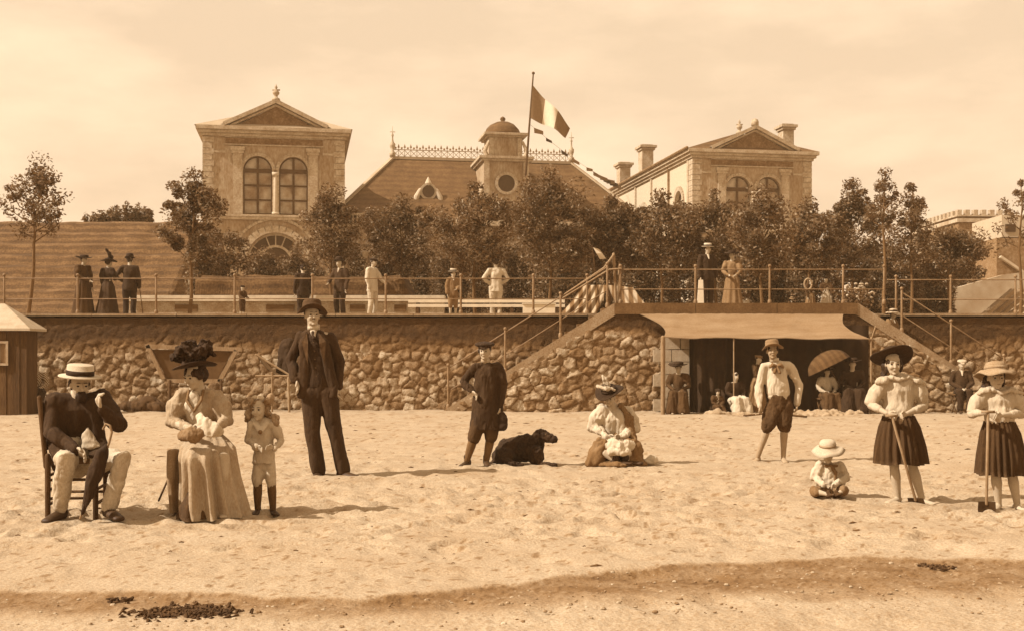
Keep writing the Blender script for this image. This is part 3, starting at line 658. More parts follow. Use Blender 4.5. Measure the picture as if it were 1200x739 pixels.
m = MB(); m.box(-.15, RW + .15, -.15, .15, zr - .06, zr + .12)
for a, b in (((-4.7, -5.1, ze), (0, 0, zr)), ((RW + 4.7, -5.1, ze), (RW, 0, zr))): m.bar(V(a) + V((0, 0, .06)), V(b) + V((0, 0, .06)), .3, .12)
m.build('ridge_lead', ZINC, hall)
m = MB(); m.box(-4.3, 1.3, -9.75, -9.5, 10.0, 10.2); m.box(-4.3, 1.3, -9.7, -9.52, 10.78, 10.92)
k = -4.2
while k < 1.3: m.tube([(k, -9.6, 10.2), (k, -9.6, 10.45), (k, -9.6, 10.78)], [.05, .09, .045], 6); k += .28
m.box(-4.7, RW + 4.7, -5.15, -4.72, 10.75, 11.15); m.build('balustrade', TRIM, hall)
m = MB(); z0 = zr + .12                               # iron cresting
m.box(0, RW, -.02, .02, z0, z0 + .05); m.box(0, RW, -.02, .02, z0 + .52, z0 + .58)
n = 30
for i in range(n + 1):
    u = RW * i / n; m.box(u - .02, u + .02, -.02, .02, z0, z0 + .85); m.add([(u - .09, 0, z0 + .72), (u, 0, z0 + 1.0), (u + .09, 0, z0 + .72), (u, .03, z0 + .66)], [(0, 1, 2, 3)])
    if i < n:
        w = RW / n; m.bar((u, 0, z0 + .05), (u + w, 0, z0 + .52), .035); m.bar((u, .021, z0 + .52), (u + w, .021, z0 + .05), .035); m.ell((u + w / 2, 0, z0 + .68), (.09, .03, .09), n=6, m=4)
m.build('ridge_cresting', mat('pale_ironwork', .30, var=.1), hall)
for u in (0, RW):
    m = MB(); m.lathe([(.22, 0), (.24, .3), (.1, .45), (.2, .75), (.22, .95), (.08, 1.15), (.05, 1.5), (.1, 1.62), (.04, 1.75), (.015, 2.3)], Matrix.Translation((u, 0, z0)), 10); m.box(u - .2, u + .2, -.02, .02, z0 + 1.85, z0 + 1.9); m.build('finial', TRIM, hall, True)
# domed dormer tower
du = 7.85; dv = -4.9
m = MB(); m.box(du - 1.65, du + 1.65, dv, 1, 11.8, 15.45); m.box(du - 1.2, du + 1.2, dv + .3, dv + 2.7, 15.8, 17.25); m.build('dormer', FAC, hall)
m = MB(); m.box(du - 1.85, du + 1.85, dv - .2, 1, 15.45, 15.62); m.box(du - 2.0, du + 2.0, dv - .35, 1, 15.622, 15.8); m.box(du - 1.9, du + 1.9, dv - .25, dv - .003, 11.9, 12.15)
for s in (-1, 1): m.box(du + s * 1.45 - .2, du + s * 1.45 + .2, dv - .14, dv - .003, 12.15, 15.45); m.box(du + s * 1.05 - .17, du + s * 1.05 + .17, dv + .2, dv + .297, 15.802, 17.2)
m.box(du - 1.4, du + 1.4, dv + .1, dv + 2.9, 17.25, 17.38); m.box(du - 1.6, du + 1.6, dv - .1, dv + 3.1, 17.382, 17.55)
for s in (-1, 1): m.tube([(du + s * 1.4, dv + .1, 15.82), (du + s * 1.55, dv + .1, 16.2), (du + s * 1.25, dv + .15, 16.9)], [.2, .16, .1], 8); m.tube([(du + s * 1.9, dv - .05, 12.1), (du + s * 2.1, dv - .05, 12.6), (du + s * 1.72, dv - .02, 13.6)], [.28, .22, .1], 8)
for k in range(24):
    a = 2 * math.pi * k / 24; b = 2 * math.pi * (k + .94) / 24; m.bar((du + .72 * math.cos(a), dv - .08, 13.85 + .72 * math.sin(a)), (du + .72 * math.cos(b), dv - .08, 13.85 + .72 * math.sin(b)), .2, .15, up=(0, 1, 0))
m.build('dormer_trim', TRIM, hall)
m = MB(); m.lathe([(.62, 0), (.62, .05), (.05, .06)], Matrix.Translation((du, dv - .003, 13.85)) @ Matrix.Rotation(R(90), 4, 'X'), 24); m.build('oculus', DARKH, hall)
m = MB(); m.lathe([(1.3, 0), (1.32, .15), (1.18, .5), (.9, .8), (.5, 1.0), (.2, 1.07), (.12, 1.1), (.2, 1.2), (.18, 1.34), (.02, 1.45)], Matrix.Translation((du, dv + 1.5, 17.55)), 20, wob=lambda r, z, a: (.03 * r * math.cos(a * 12), 0)); m.build('dome', SLATE, hall, True)
# round roof window
ou, ov, oz = 2.35, -2.95, 13.35
m = MB(); m.tube([(ou, ov - .5, oz), (ou, ov + .9, oz)], .62, 16, round_end=False); m.tube([(ou - .75, ov - .45, oz - .75), (ou + .75, ov - .45, oz - .75)], .16, 8); m.tube([(ou, ov - .42, oz + .6), (ou, ov - .42, oz + 1.0)], [.25, .06], 8)
for s in (-1, 1): m.tube([(ou + s * .6, ov - .45, oz + .1), (ou + s * .85, ov - .45, oz - .4), (ou + s * .95, ov - .45, oz - .75)], [.14, .2, .16], 8)
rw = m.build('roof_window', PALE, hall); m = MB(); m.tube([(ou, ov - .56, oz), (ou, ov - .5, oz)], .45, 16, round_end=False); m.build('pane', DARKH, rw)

fp = MB(); a = W(616, 205, 84.6); b = W(625, 86, 84.6); fp.tube([a, b], [.09, .05], 8); fp.ell(b, .11, n=8, m=6); tag(fp.build('flagpole', WOODD, None, True), 'tall slender flagpole leaning slightly beside the dormer dome', 'flagpole')
# tricolour: hoist (624,100)-(622,140), fly (668,150)
n = 36; k_ = 14; vs = []
for j in range(k_ + 1):
    for i in range(n + 1):
        u = i / n; v = j / k_
        px = 624.3 - 2.6 * v + 44 * u - 3 * u * v; py = 100 + 39 * v + u * (48 - 39 * v * .72) + 2.5 * math.sin(u * 7 + v * 1.2) * u
        p = W(px, py, 84.55); p.y += .35 * math.sin(u * 8.5 - v * 1.4) * (.2 + u); vs.append(p)
fs = [(j * (n + 1) + i, j * (n + 1) + i + 1, (j + 1) * (n + 1) + i + 1, (j + 1) * (n + 1) + i) for j in range(k_) for i in range(n)]
fl = mesh('flag', vs, fs, [mat('flag_dark', .20, var=.1), mat('flag_white', .62, var=.06), mat('flag_mid', .16, var=.12)], smooth=True)
for p in fl.data.polygons: i = p.index % n; p.material_index = min(2, i * 3 // n)
tag(fl, 'large three striped flag flying from the tall roof flagpole', 'flag')
st = empty('bunting', W(622, 140, 84.6), 'string of small bunting flags sagging from the flagpole to the right pavilion', 'bunting')
P0, P1 = W(621, 146, 84.5), W(722, 216, 96); m = MB(); pts = []
for i in range(25): u = i / 24; p = P0.lerp(P1, u); p.z -= .9 * math.sin(math.pi * u) * .35; pts.append(p)
m.tube(pts, .012, 4); rel(m.build('cord', WOODD, st), st)
for i, s in ((1, 1.2), (4, .8), (8, .9), (11, 1), (15, .9), (17, 1.0), (19, 1.1), (20, 1.1), (21, 1.2), (22, 1.2), (23, 1.2)):
    m = MB(); p = pts[i]; q = V((.55 * s, .1, -.12 - .1 * (i % 3))); h = V((.02, .06, -.3 * s)); vs = [p, p + q, p + q + h * .7, p + h]; m.add(vs + [v + V((0, .015, 0)) for v in vs], [(0, 1, 2, 3), (7, 6, 5, 4)])
    rel(m.build('pennant', mat('flag_dark', .2) if i % 2 else mat('dark_coat', .035), st), st)

# crenellated building, white house, pale ramp wall at the right
cb = empty('crenellated_building', W(1123, 300, 75), 'low brick building with a crenellated parapet beyond the trees at right', 'building', None, R(2))
m = MB(); top = 1.2 + (420 - 254) / F * 75 - cb.location.z; m.box(0, 3.75, 0, 8, -6, top); m.build('wall', mat('brown_brick', .19, var=.2, scale=1.5, fine=.25, fscale=9, bump=.4, bscale=8), cb)
m = MB(); m.box(-.12, 3.87, -.12, -.003, top - .35, top - .12); m.box(-.12, -.003, 0, 8, top - .35, top - .12); m.box(-.14, 3.89, -.14, .3, top + .002, top + .1); m.box(-.14, .3, .302, 8.1, top + .002, top + .1)
for k in range(7): m.box(-.1 + k * .52, .18 + k * .52, -.12, .25, top + .102, top + .42)
for k in range(12): m.box(-.12, .25, .6 + k * .62, .93 + k * .62, top + .102, top + .42)
m.build('parapet', TRIM, cb)
m = MB(); m.box(1.6, 1.66, -.06, -.004, top - 4, top - .4); m.build('downpipe', FRZ, cb)
wh = empty('white_house', W(1183, 275, 62), 'small white house corner at the far right edge behind the sparse tree', 'house')
m = MB(); a = W(1174, 278, 62); b = W(1226, 252, 62); rel(m.box(a.x, b.x, 62, 66, a.z, b.z).build('wall', mat('whitewash', .40, var=.06), wh), wh)
m = MB(); a = W(1174, 304, 61.5); b = W(1240, 301, 61.5); m.bar(W(1172, 301, 61.4), W(1200, 320, 61.4), .25, .12); rel(m.build('stair_coping', mat('whitewash', .40), wh), wh)
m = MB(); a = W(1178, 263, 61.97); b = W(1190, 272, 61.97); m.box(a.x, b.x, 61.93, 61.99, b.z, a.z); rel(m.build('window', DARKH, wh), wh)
m = MB(); a = W(1168, 330, 61.6); b = W(1260, 279, 61.6); m.box(a.x, b.x, 61.6, 67, a.z, b.z); rel(m.build('basement', mat('brown_brick', .19), wh), wh)
rampw = MB(); q = [W(1104, 372, 44), W(1250, 372, 44), W(1250, 313, 44), W(1176, 322, 44), W(1104, 342, 44)]; n = len(q)
rampw.add(q + [p + V((0, .4, 0)) for p in q], [tuple(range(n)), tuple(reversed(range(n, 2 * n)))] + [(i, i + n, (i + 1) % n + n, (i + 1) % n) for i in range(n)]); tag(rampw.build('ramp_wall', mat('pale_render', .34, var=.22, scale=1.2, fine=.15)), 'pale sloping garden wall rising to the right behind the far railing', 'wall')
m = MB()
for k in range(9): m.bar(W(1150 + k * 9, 372, 38 + k * .35), W(1188 + k * 9, 340, 38.5 + k * .35), .22, .12)
tag(m.build('garden_steps', COPE), 'stone garden steps climbing to the right in front of the sloping wall', 'steps')

# ------------------------------------------------------------------ trees and shrubs
LEAF = [mat('leaf_dark', .12, var=.35, scale=2, fine=.3, rough=.8, translucent=.4), mat('leaf_mid', .20, var=.35, scale=2, fine=.3, rough=.8, translucent=.4), mat('leaf_light', .33, var=.3, scale=2, fine=.3, rough=.8, translucent=.35)]
BARK = mat('bark', .13, var=.3, scale=4, fine=.25, stretch=(1, 1, .3), bump=.4, bscale=12)
def leaf(vs, fs, mi, p, s, rg, k):
    d = V((rg.gauss(0, 1), rg.gauss(0, 1), rg.gauss(0, .8))).normalized(); e = d.orthogonal().normalized(); e = (e * math.cos(k) + d.cross(e) * math.sin(k)); n = len(vs)
    vs += [p - d * s, p + e * s * .42 + d.cross(e) * s * .12, p + d * s, p - e * s * .42 + d.cross(e) * s * .12]; fs.append((n, n + 1, n + 2, n + 3)); mi.append(0 if (q := rg.random()) < .42 else (1 if q < .86 else 2))
def tree(label, px, ztop_py, y, width_px, trunk_py, seed, zb=None, lobes=None, dens=1.0, ls=.085, lean=0, name='tree', cat='tree', group='trees along the promenade', gap=.0, trunk_r=.055, shape=1.0, brighten=0):
    rg = random.Random(seed); x = rx(px, y); zb = (ZT - .05 + (y - 28) * .012) if zb is None else zb
    zt = CH + (HZ - ztop_py) / F * y; zc = CH + (HZ - trunk_py) / F * y; w = width_px / F * y / 2; h = zt - zc
    root = empty(name, (x, y, zb), label, cat, group)
    tm = MB(); lean_v = lambda z: V((lean * (z - zb) / max(.1, zt - zb) * w + .03 * math.sin(z * 3 + seed), .03 * math.cos(z * 2 + seed), z - zb))
    zz = [zb - .1] + [zb + (zt - h * .15 - zb) * k / 6 for k in range(1, 7)]; tm.tube([lean_v(z) for z in zz], [trunk_r * (1 - .8 * k / 6) for k in range(7)], 7)
    tips = []; nb = max(10, int(16 * w * shape))
    for k in range(nb):
        u = (k + rg.random()) / nb; zs = zc + h * u * .8 - .12 * h; a0 = lean_v(max(zs, zb + .2)); an = k * 2.4 + rg.uniform(-.5, .5)
        wid = w * (math.sin(math.pi * min(1, .16 + u * .82)) ** .7) * rg.uniform(.55, 1.12)
        tip = a0 + V((math.cos(an) * wid, math.sin(an) * wid * .9, wid * rg.uniform(.25, .75) + .12 * h)); tip.z = min(tip.z, zt - zb)
        mid = a0.lerp(tip, .5) + V((rg.uniform(-.1, .1), rg.uniform(-.1, .1), -.06 * h * rg.random())); tm.tube([a0, mid, tip], [trunk_r * .35, trunk_r * .22, .006], 5); tips += [tip, mid.lerp(tip, .5)] + ([mid] if rg.random() < .6 else [])
    tips.append(lean_v(zt)); tips.append(lean_v(zt - .12 * h)); tips.append(lean_v(zt - .25 * h))
    tm.build('trunk', BARK, root, True)
    vs = []; fs = []; mi = []; per = int(210 * dens); ls *= .62
    for t_ in tips:
        if rg.random() < gap: continue
        r = w * rg.uniform(.14, .40); sq = rg.uniform(.5, 1.1)
        for q in range(int(per * rg.uniform(.5, 1.3))):
            v = V((rg.gauss(0, 1), rg.gauss(0, 1), rg.gauss(0, 1))).normalized() * (rg.random() ** .45) * r; leaf(vs, fs, mi, t_ + V((v.x, v.y, v.z * sq)), ls * rg.uniform(.6, 1.35), rg, rg.uniform(0, 6.28))
    cr = mesh('crown', vs, fs, LEAF, root); cr.data.polygons.foreach_set('material_index', mi); return root
def shrub(label, px, ztop_py, y, width_px, seed, dens=1.0, ls=.09, zb=None, group='hedge shrubs behind the promenade', cat='shrub'):
    rg = random.Random(seed); x = rx(px, y); zb = (ZT - .05 + (y - 28) * .012) if zb is None else zb
    zt = CH + (HZ - ztop_py) / F * y; w = width_px / F * y / 2; h = zt - zb; root = empty('shrub', (x, y, zb), label, cat, group)
    sm = MB(); vs = []; fs = []; mi = []; lob = []
    for k in range(9 + int(w * 5)):
        a = rg.uniform(0, 6.28); r = math.sqrt(rg.random()) * w * .8; top = h * rg.uniform(.85, 1.15) * (1 - .22 * (r / w) ** 2); p = V((math.cos(a) * r, math.sin(a) * r * .7, top - .18 * h)); lob.append((p, w * rg.uniform(.2, .34)))
        for f in (.25, .5, .75): lob.append((V((p.x * (1.02 + .1 * f), p.y * 1.05, p.z * f)), w * rg.uniform(.2, .3)))
        sm.tube([(p.x * .2, p.y * .2, -.1), (p.x * .7, p.y * .7, p.z * .5), p], [.03, .02, .006], 5)
    sm.build('stems', BARK, root, True)
    for p, r in lob:
        for q in range(int(55 * dens * rg.uniform(.6, 1.2))):
            v = V((rg.gauss(0, 1), rg.gauss(0, 1), rg.gauss(0, 1))).normalized() * (rg.random() ** .4) * r; leaf(vs, fs, mi, p + v, ls * rg.uniform(.6, 1.3), rg, rg.uniform(0, 6.28))
        if rg.random() < .35:
            for q in range(10): leaf(vs, fs, mi, p + V((rg.gauss(0, .05), rg.gauss(0, .05), r * rg.uniform(.8, 1.7))), ls * .8, rg, rg.uniform(0, 6.28))
    cr = mesh('crown', vs, fs, LEAF, root); cr.data.polygons.foreach_set('material_index', mi); return root
tree('young windswept tree at the far left, sparse against the sky', 34, 190, 30, 92, 276, 11, dens=.40, ls=.085, lean=.3, gap=.08, trunk_r=.06)
tree('taller wind bent tree with a lopsided crown in front of the left pavilion corner', 222, 208, 31, 80, 305, 12, dens=1.25, ls=.085, lean=.15, trunk_r=.055, lobes=1)
tree('bushy young tree in front of the gap right of the left pavilion', 388, 224, 36, 92, 312, 13, dens=1.1, ls=.08)
tree('tree with a pale thin stem left of the man in white trousers', 556, 218, 32.5, 105, 320, 14, dens=1.0, ls=.085)
tree('broad leafy tree rising in front of the dormer window', 645, 206, 36, 120, 315, 15, dens=1.05, ls=.095)
tree('rounded tree before the right hand slope of the hall roof', 715, 236, 37, 95, 320, 16, dens=1.1, ls=.095)
tree('low leafy tree left of the right pavilion', 775, 232, 36, 100, 318, 17, dens=1.1, ls=.095)
tree('tree covering the lower left windows of the right pavilion', 838, 228, 37, 90, 318, 18, dens=1.0, ls=.095)
tree('tree with a bare thin stem in front of the right pavilion', 892, 226, 33, 100, 318, 19, dens=.95, ls=.085)
tree('tree at the right corner of the right pavilion', 948, 242, 36, 85, 318, 20, dens=1.1, ls=.095)
tree('dark pointed tree standing right of the right pavilion', 998, 216, 38, 78, 320, 21, dens=1.5, ls=.1)
tree('tall slim tree with a wispy pale top above the right railing', 1036, 194, 31, 52, 268, 22, dens=.5, ls=.07, gap=.25, trunk_r=.05)
tree('loose crowned tree just right of the tall slim tree', 1068, 220, 36, 72, 310, 23, dens=.9, ls=.09, gap=.1)
tree('sparse young tree cut by the right edge of the picture', 1196, 205, 30.5, 60, 288, 24, dens=.3, ls=.075, gap=.3, trunk_r=.05)
tree('low spreading tree in front of the crenellated building', 1112, 272, 38, 90, 330, 25, dens=1.0, ls=.095)
tree('leafy tree between the left pavilion and the hall roof', 470, 236, 38, 90, 318, 26, dens=1.1, ls=.095)
for k, (px, py, y, w, lab) in enumerate([
    (256, 262, 38, 80, 'dark dense bush at the foot of the left pavilion'), (310, 292, 42, 70, 'bush before the big ground floor arch of the left pavilion'), (358, 285, 42, 70, 'bush at the right foot of the left pavilion'),
    (425, 265, 41, 85, 'bush behind the man in the white jacket'), (480, 270, 43, 80, 'bush left of the tree with the pale stem'), (528, 276, 40, 80, 'bush behind the child in the pale hat'), (590, 270, 42, 90, 'bush behind the man in white trousers'),
    (650, 268, 41, 90, 'bush behind the left end of the striped shelters'), (705, 275, 43, 80, 'bush behind the small white pennant'), (755, 268, 40, 85, 'bush just right of the stair head'), (806, 272, 42, 80, 'bush behind the man in the straw boater on the landing'),
    (858, 268, 40, 85, 'bush behind the woman on the landing'), (905, 270, 42, 80, 'bush behind the middle of the landing railing'), (955, 270, 40, 85, 'bush behind the two children on the landing'), (1002, 265, 42, 80, 'bush with the pale flowers before it'),
    (1045, 280, 40, 75, 'bush at the right end of the landing railing'), (1085, 292, 41, 75, 'bush beside the pale sloping wall'), (1128, 302, 46, 60, 'small bush under the crenellated building')]):
    shrub(lab, px, py, y, w, 40 + k, dens=3.6, ls=.062)
for k, (px, py, w, lab) in enumerate([(112, 248, 34, 'leftmost bush showing over the grass bank'), (132, 243, 36, 'second bush from the left over the grass bank'), (152, 240, 34, 'third bush from the left over the grass bank'), (172, 244, 26, 'thin bush over the bank nearest the wind bent tree')]):
    shrub(lab, px, py, 53, w, 70 + k, dens=.5, ls=.10, zb=6.6, group='bushes topping the grass bank')
b = MB(); rg = random.Random(5)
fp_ = empty('flowering_plant', W(1001, 356, 29), 'pale flowers massed behind the right part of the landing railing', 'flowers'); p0 = fp_.location
for k in range(30): p = V((rg.gauss(0, .18), rg.gauss(0, .15), .15 + rg.random() * .35 + .0)); b.ell(p, (.045, .045, .03), n=6, m=4)
b.build('blossoms', mat('pale_petals', .36), fp_); vs = []; fs = []; mi = []
for k in range(420): leaf(vs, fs, mi, V((rg.gauss(0, .2), rg.gauss(0, .16), rg.random() * .45 - .1)), .06, rg, rg.random() * 6)
o = mesh('leaves', vs, fs, LEAF, fp_); o.data.polygons.foreach_set('material_index', mi)
# ------------------------------------------------------------------ people
SKIN = mat('skin', .39, var=.08, fine=.06, rough=.75); SKIND = mat('skin_tanned', .30, var=.1, fine=.08, rough=.75)
HAIRD = mat('dark_hair', .035, var=.3, fine=.3, rough=.7, stretch=(1, 1, .25)); HAIRM = mat('fair_hair', .24, var=.35, fine=.3, rough=.7, stretch=(1, 1, .25))
EYE = mat('eye_dark', .02); BLK = mat('dark_suit', .042, var=.25, fine=.25, bump=.7, bscale=16, stretch=(1, 1, .45)); BLK2 = mat('black_cloth', .032, var=.25, fine=.25, bump=.7, bscale=16, stretch=(1, 1, .45)); CHAR = mat('charcoal_cloth', .065, var=.25, fine=.2, bump=.7, bscale=16, stretch=(1, 1, .45))
SHIRT = mat('white_shirt', .46, var=.07, fine=.05, bump=.7, bscale=16, stretch=(1, 1, .45)); CREAM = mat('cream_cloth', .40, var=.08, fine=.06, bump=.7, bscale=16, stretch=(1, 1, .45)); TWEED = mat('pale_tweed', .42, var=.14, fine=.14, bump=.7, bscale=16, stretch=(1, 1, .45)); MIDC = mat('mid_cloth', .18, var=.15, fine=.15, bump=.7, bscale=16, stretch=(1, 1, .45)); SKIRTD = mat('dark_pleated_cloth', .055, var=.25, fine=.2, bump=.7, bscale=16, stretch=(1, 1, .45))
STRAW = mat('straw', .42, var=.1, fine=.14, fscale=120); LEATHER = mat('dark_leather', .045, var=.3, rough=.6); BAND = mat('hat_ribbon', .03); DRESS = mat('dusty_dress', .32, var=.14, fine=.12, bump=.7, bscale=16, stretch=(1, 1, .45))
STRIPEC = mat('striped_cloth', .4, var=.1, wave=(9, .3, 'DIAGONAL', .5)); FURD = mat('dog_fur', .032, var=.4, fine=.5, fscale=60, rough=.85, bump=.6, bscale=50)
def lerp(a, b, t): return V(a).lerp(V(b), t)
class Fig:
    def __init__(s, label, px, py, k, d=None, z0=None, group=None, fine=True, skin=None, name='person', cat='person', loc=None, rz=0):
        s.k = k; s.skin = skin or SKIN; s.vox = .0058 if fine else .015; s.cv = .009 if fine else .018; s.fine = fine; s.seed = len(label) + int(px or 0)
        if loc is None:
            s.d = d or F * CH / (py - HZ); p = W(px, py, s.d); s.off = V((p.x, s.d, 0)); zz = sand_z(p.x, s.d) - .012 if z0 is None else z0; s.off.z = 0 if z0 is None else z0
            loc = (p.x, s.d, zz)
        s.root = empty(name, loc, label, cat, group, rz); s.J = {}
    def q(s, px, py, dy=0): return W(px, py, s.d + dy) - s.off
    def set(s, **kw): s.J.update({a: (b if isinstance(b, Vector) else s.q(*b)) for a, b in kw.items()}); return s
    def side(s):
        v = s.J['shR'] - s.J['shL']; v.z = 0; return v.normalized()
    # --- the continuous body
    def body(s, hh, face=(0, -1, 0), up=(0, 0, 1), hands=None, barefoot=False, skip_legs=False, curl=.55):
        J = s.J; k = s.k; B = Blob(); sd = s.side(); hc = J['head']; s.hh = hh; s.M = M = frame(hc, face, up); s.face = V(face).normalized()
        nb = J['neck']
        B.tube([J['pelvis'], J['waist'], J['chest'], nb], [(.135 * k, .09 * k), (.11 * k, .08 * k), (.13 * k, .09 * k), (.05 * k, .05 * k)], 14, ref=sd)
        B.tube([J['shL'], nb - V((0, 0, .03 * k)), J['shR']], [.04 * k, .05 * k, .04 * k], 10)
        B.tube([nb - V((0, 0, .04 * k)), M @ V((0, -.05 * hh, -.18 * hh))], [.056 * k, .05 * k], 12)
        for S_ in 'LR':
            sh, el, wr = J['sh' + S_], J['el' + S_], J['wr' + S_]; B.tube([sh, lerp(sh, el, .5), el, lerp(el, wr, .35), wr], [.045 * k, .042 * k, .035 * k, .036 * k, .024 * k], 10)
            hd = (hands or {}).get(S_, {}); dv = V(hd.get('dir', wr - el)).normalized(); fl = V(hd.get('side', (0, 0, 1) if abs(dv.z) < .7 else (0, 1, 0))); fl = (fl - dv * fl.dot(dv)).normalized()
            s.hand(B, wr, dv, fl, k * hd.get('k', 1), hd.get('curl', curl), hd.get('flip', 1))
            if not skip_legs:
                hp, kn, an, to = J['hp' + S_], J['kn' + S_], J['an' + S_], J['to' + S_]
                B.tube([hp, lerp(hp, kn, .5), kn, lerp(kn, an, .3), lerp(kn, an, .75), an], [.078 * k, .068 * k, .050 * k, .056 * k, .040 * k, .035 * k], 12)
                f = (to - an); f.z = 0; f.normalize(); heel = an - f * .035 * k + V((0, 0, -.03 * k)); B.tube([an, heel], [.032 * k, .03 * k], 8)
                B.tube([heel, lerp(heel, to, .55), to], [(.032 * k, .03 * k), (.042 * k, .026 * k), (.036 * k, .016 * k)], 10, ref=V((-f.y, f.x, 0)))
        E = lambda c, r: B.ell(M @ V([a * hh for a in c]), [a * hh for a in r], M.to_3x3(), 16, 11)
        E((0, -.09, .12), (.315, .395, .36)); E((0, .06, -.08), (.265, .30, .36)); E((0, .12, -.33), (.19, .19, .14)); E((0, .27, -.41), (.085, .07, .06))
        for x in (-1, 1): E((x * .13, .30, -.14), (.09, .06, .09)); E((x * .11, .315, .075), (.12, .045, .035)); E((x * .315, -.04, -.06), (.03, .075, .11))
        B.tube([M @ V((0, .34 * hh, .05 * hh)), M @ V((0, .41 * hh, -.09 * hh)), M @ V((0, .42 * hh, -.13 * hh))], [.032 * hh, .05 * hh, .055 * hh], 8)
        E((0, .325, -.245), (.095, .045, .022)); E((0, .315, -.285), (.085, .045, .024))
        s.bodyobj = B.melt('body', s.skin, s.root, s.vox, 2)
        if s.fine:
            for x in (-1, 1):
                m = MB(); m.ell(M @ V((x * .125 * hh, .318 * hh, -.005 * hh)), [.05 * hh, .03 * hh, .026 * hh], M.to_3x3(), 8, 6); m.build('eye', EYE, s.root, True)
                m = MB(); m.tube([M @ V((x * .06 * hh, .355 * hh, .095 * hh)), M @ V((x * .13 * hh, .352 * hh, .108 * hh)), M @ V((x * .2 * hh, .305 * hh, .085 * hh))], [.010 * hh, .014 * hh, .007 * hh], 6); m.build('eyebrow', HAIRD, s.root, True)
            m = MB(); m.tube([M @ V((-.065 * hh, .352 * hh, -.260 * hh)), M @ V((0, .366 * hh, -.264 * hh)), M @ V((.065 * hh, .352 * hh, -.260 * hh))], .008 * hh, 6); m.build('mouth', mat('lips', .15), s.root, True)
        return s
    def hand(s, B, w, d, sd, k, curl, flip):
        n = d.cross(sd) * flip; c0 = w + d * .05 * k
        B.ell(c0, (.036 * k, .052 * k, .017 * k), Matrix((sd, d, n)).transposed(), 12, 8)
        if not s.fine: B.tube([w + d * .08 * k, w + d * .12 * k + n * .02 * k, w + d * .13 * k + n * .05 * k], [.02 * k, .02 * k, .015 * k], 8); return
        for i, ln in zip((-1.5, -.5, .5, 1.5), (.85, 1.0, .95, .75)):
            b = w + d * .085 * k + sd * i * .02 * k; a1 = curl; a2 = curl * 2.1
            m_ = b + (d * math.cos(a1) + n * math.sin(a1)) * .042 * k * ln; t = m_ + (d * math.cos(a2) + n * math.sin(a2)) * .036 * k * ln
            B.tube([b - d * .02 * k, b, m_, t], [.0088 * k + .001, .0095 * k + .0012, .0088 * k + .001, .0075 * k + .001], 8)
        b = w + d * .03 * k + sd * .028 * k; m_ = b + d * .03 * k + sd * .022 * k + n * .012 * k; B.tube([b, m_, m_ + d * .026 * k + n * .014 * k], [.012 * k, .0105 * k + .001, .009 * k + .001], 8)
    # --- clothing
    def melt(s, name, m, tubes, wr=None, parent=None, vox=None, smooth=3):
        B = Blob()
        for t in tubes:
            if t[0] == 'e': B.ell(*t[1:])
            else: B.tube(*t[:2], **(t[2] if len(t) > 2 else {}))
        s.seed += 1; return B.melt(name, m, parent or s.root, vox or s.cv, smooth, wr, s.seed)
    def torso(s, hem=None, rad=None, pad=1.0):
        J = s.J; k = s.k * pad; pts = [J['pelvis'], J['waist'], J['chest'], lerp(J['chest'], J['neck'], .6), J['neck']]
        r = rad or [(.165 * k, .115 * k), (.15 * k, .11 * k), (.17 * k, .12 * k), (.15 * k, .10 * k), (.062 * k, .06 * k)]
        if hem: pts = [h[0] for h in hem] + pts; r = [h[1] for h in hem] + r
        return [(pts, r, dict(n=20, ref=s.side(), round_end=False)), ([J['shL'], lerp(J['neck'], J['chest'], .25), J['shR']], [.062 * k, .075 * k, .062 * k], dict(n=12))]
    def sleeve(s, S_, r=(.066, .06, .054, .05, .04), to=1.0):
        J = s.J; k = s.k; sh, el, wr = J['sh' + S_], J['el' + S_], J['wr' + S_]; e = lerp(el, wr, to)
        return (([sh, lerp(sh, el, .45), el, lerp(el, e, .5), e], [a * k for a in r], dict(n=14)))
    def leg(s, S_, r=(.1, .088, .072, .066, .06), to=.93):
        J = s.J; k = s.k; hp, kn, an = J['hp' + S_], J['kn' + S_], J['an' + S_]; e = lerp(kn, an, to)
        return (([hp, lerp(hp, kn, .5), kn, lerp(kn, e, .5), e], [a * k for a in r], dict(n=16)))
    def shoes(s, m=None, heel=True):
        for S_ in 'LR':
            an, to = s.J['an' + S_], s.J['to' + S_]; k = s.k; f = to - an; f.z = 0; f.normalize(); h = an - f * .04 * k - V((0, 0, .035 * k)); sdv = V((-f.y, f.x, 0))
            s.melt('shoe', m or LEATHER, [([an + V((0, 0, .05 * k)), h], [.047 * k, .045 * k]), ([h, lerp(h, to, .5), to], [(.042 * k, .04 * k), (.05 * k, .036 * k), (.044 * k, .022 * k)], dict(ref=sdv, n=12)), ([h - V((0, 0, .012 * k)), lerp(h, to, .98) - V((0, 0, .006 * k))], [(.044 * k, .012 * k), (.046 * k, .010 * k)], dict(ref=sdv, n=12))], vox=.008 if s.fine else .016, smooth=2)
    def hair(s, m, extra=(), wr=(.02, 26), r=1.0):
        h = s.hh; M = s.M; t = [('e', M @ V((0, -.13 * h, .11 * h)), [.35 * h * r, .42 * h * r, .37 * h * r], M.to_3x3())] + [('e', M @ V([a * h for a in c]), [a * h for a in rr], M.to_3x3()) for c, rr in extra]
        return s.melt('hair', m, t, wr, vox=.007 if s.fine else .014, smooth=2)
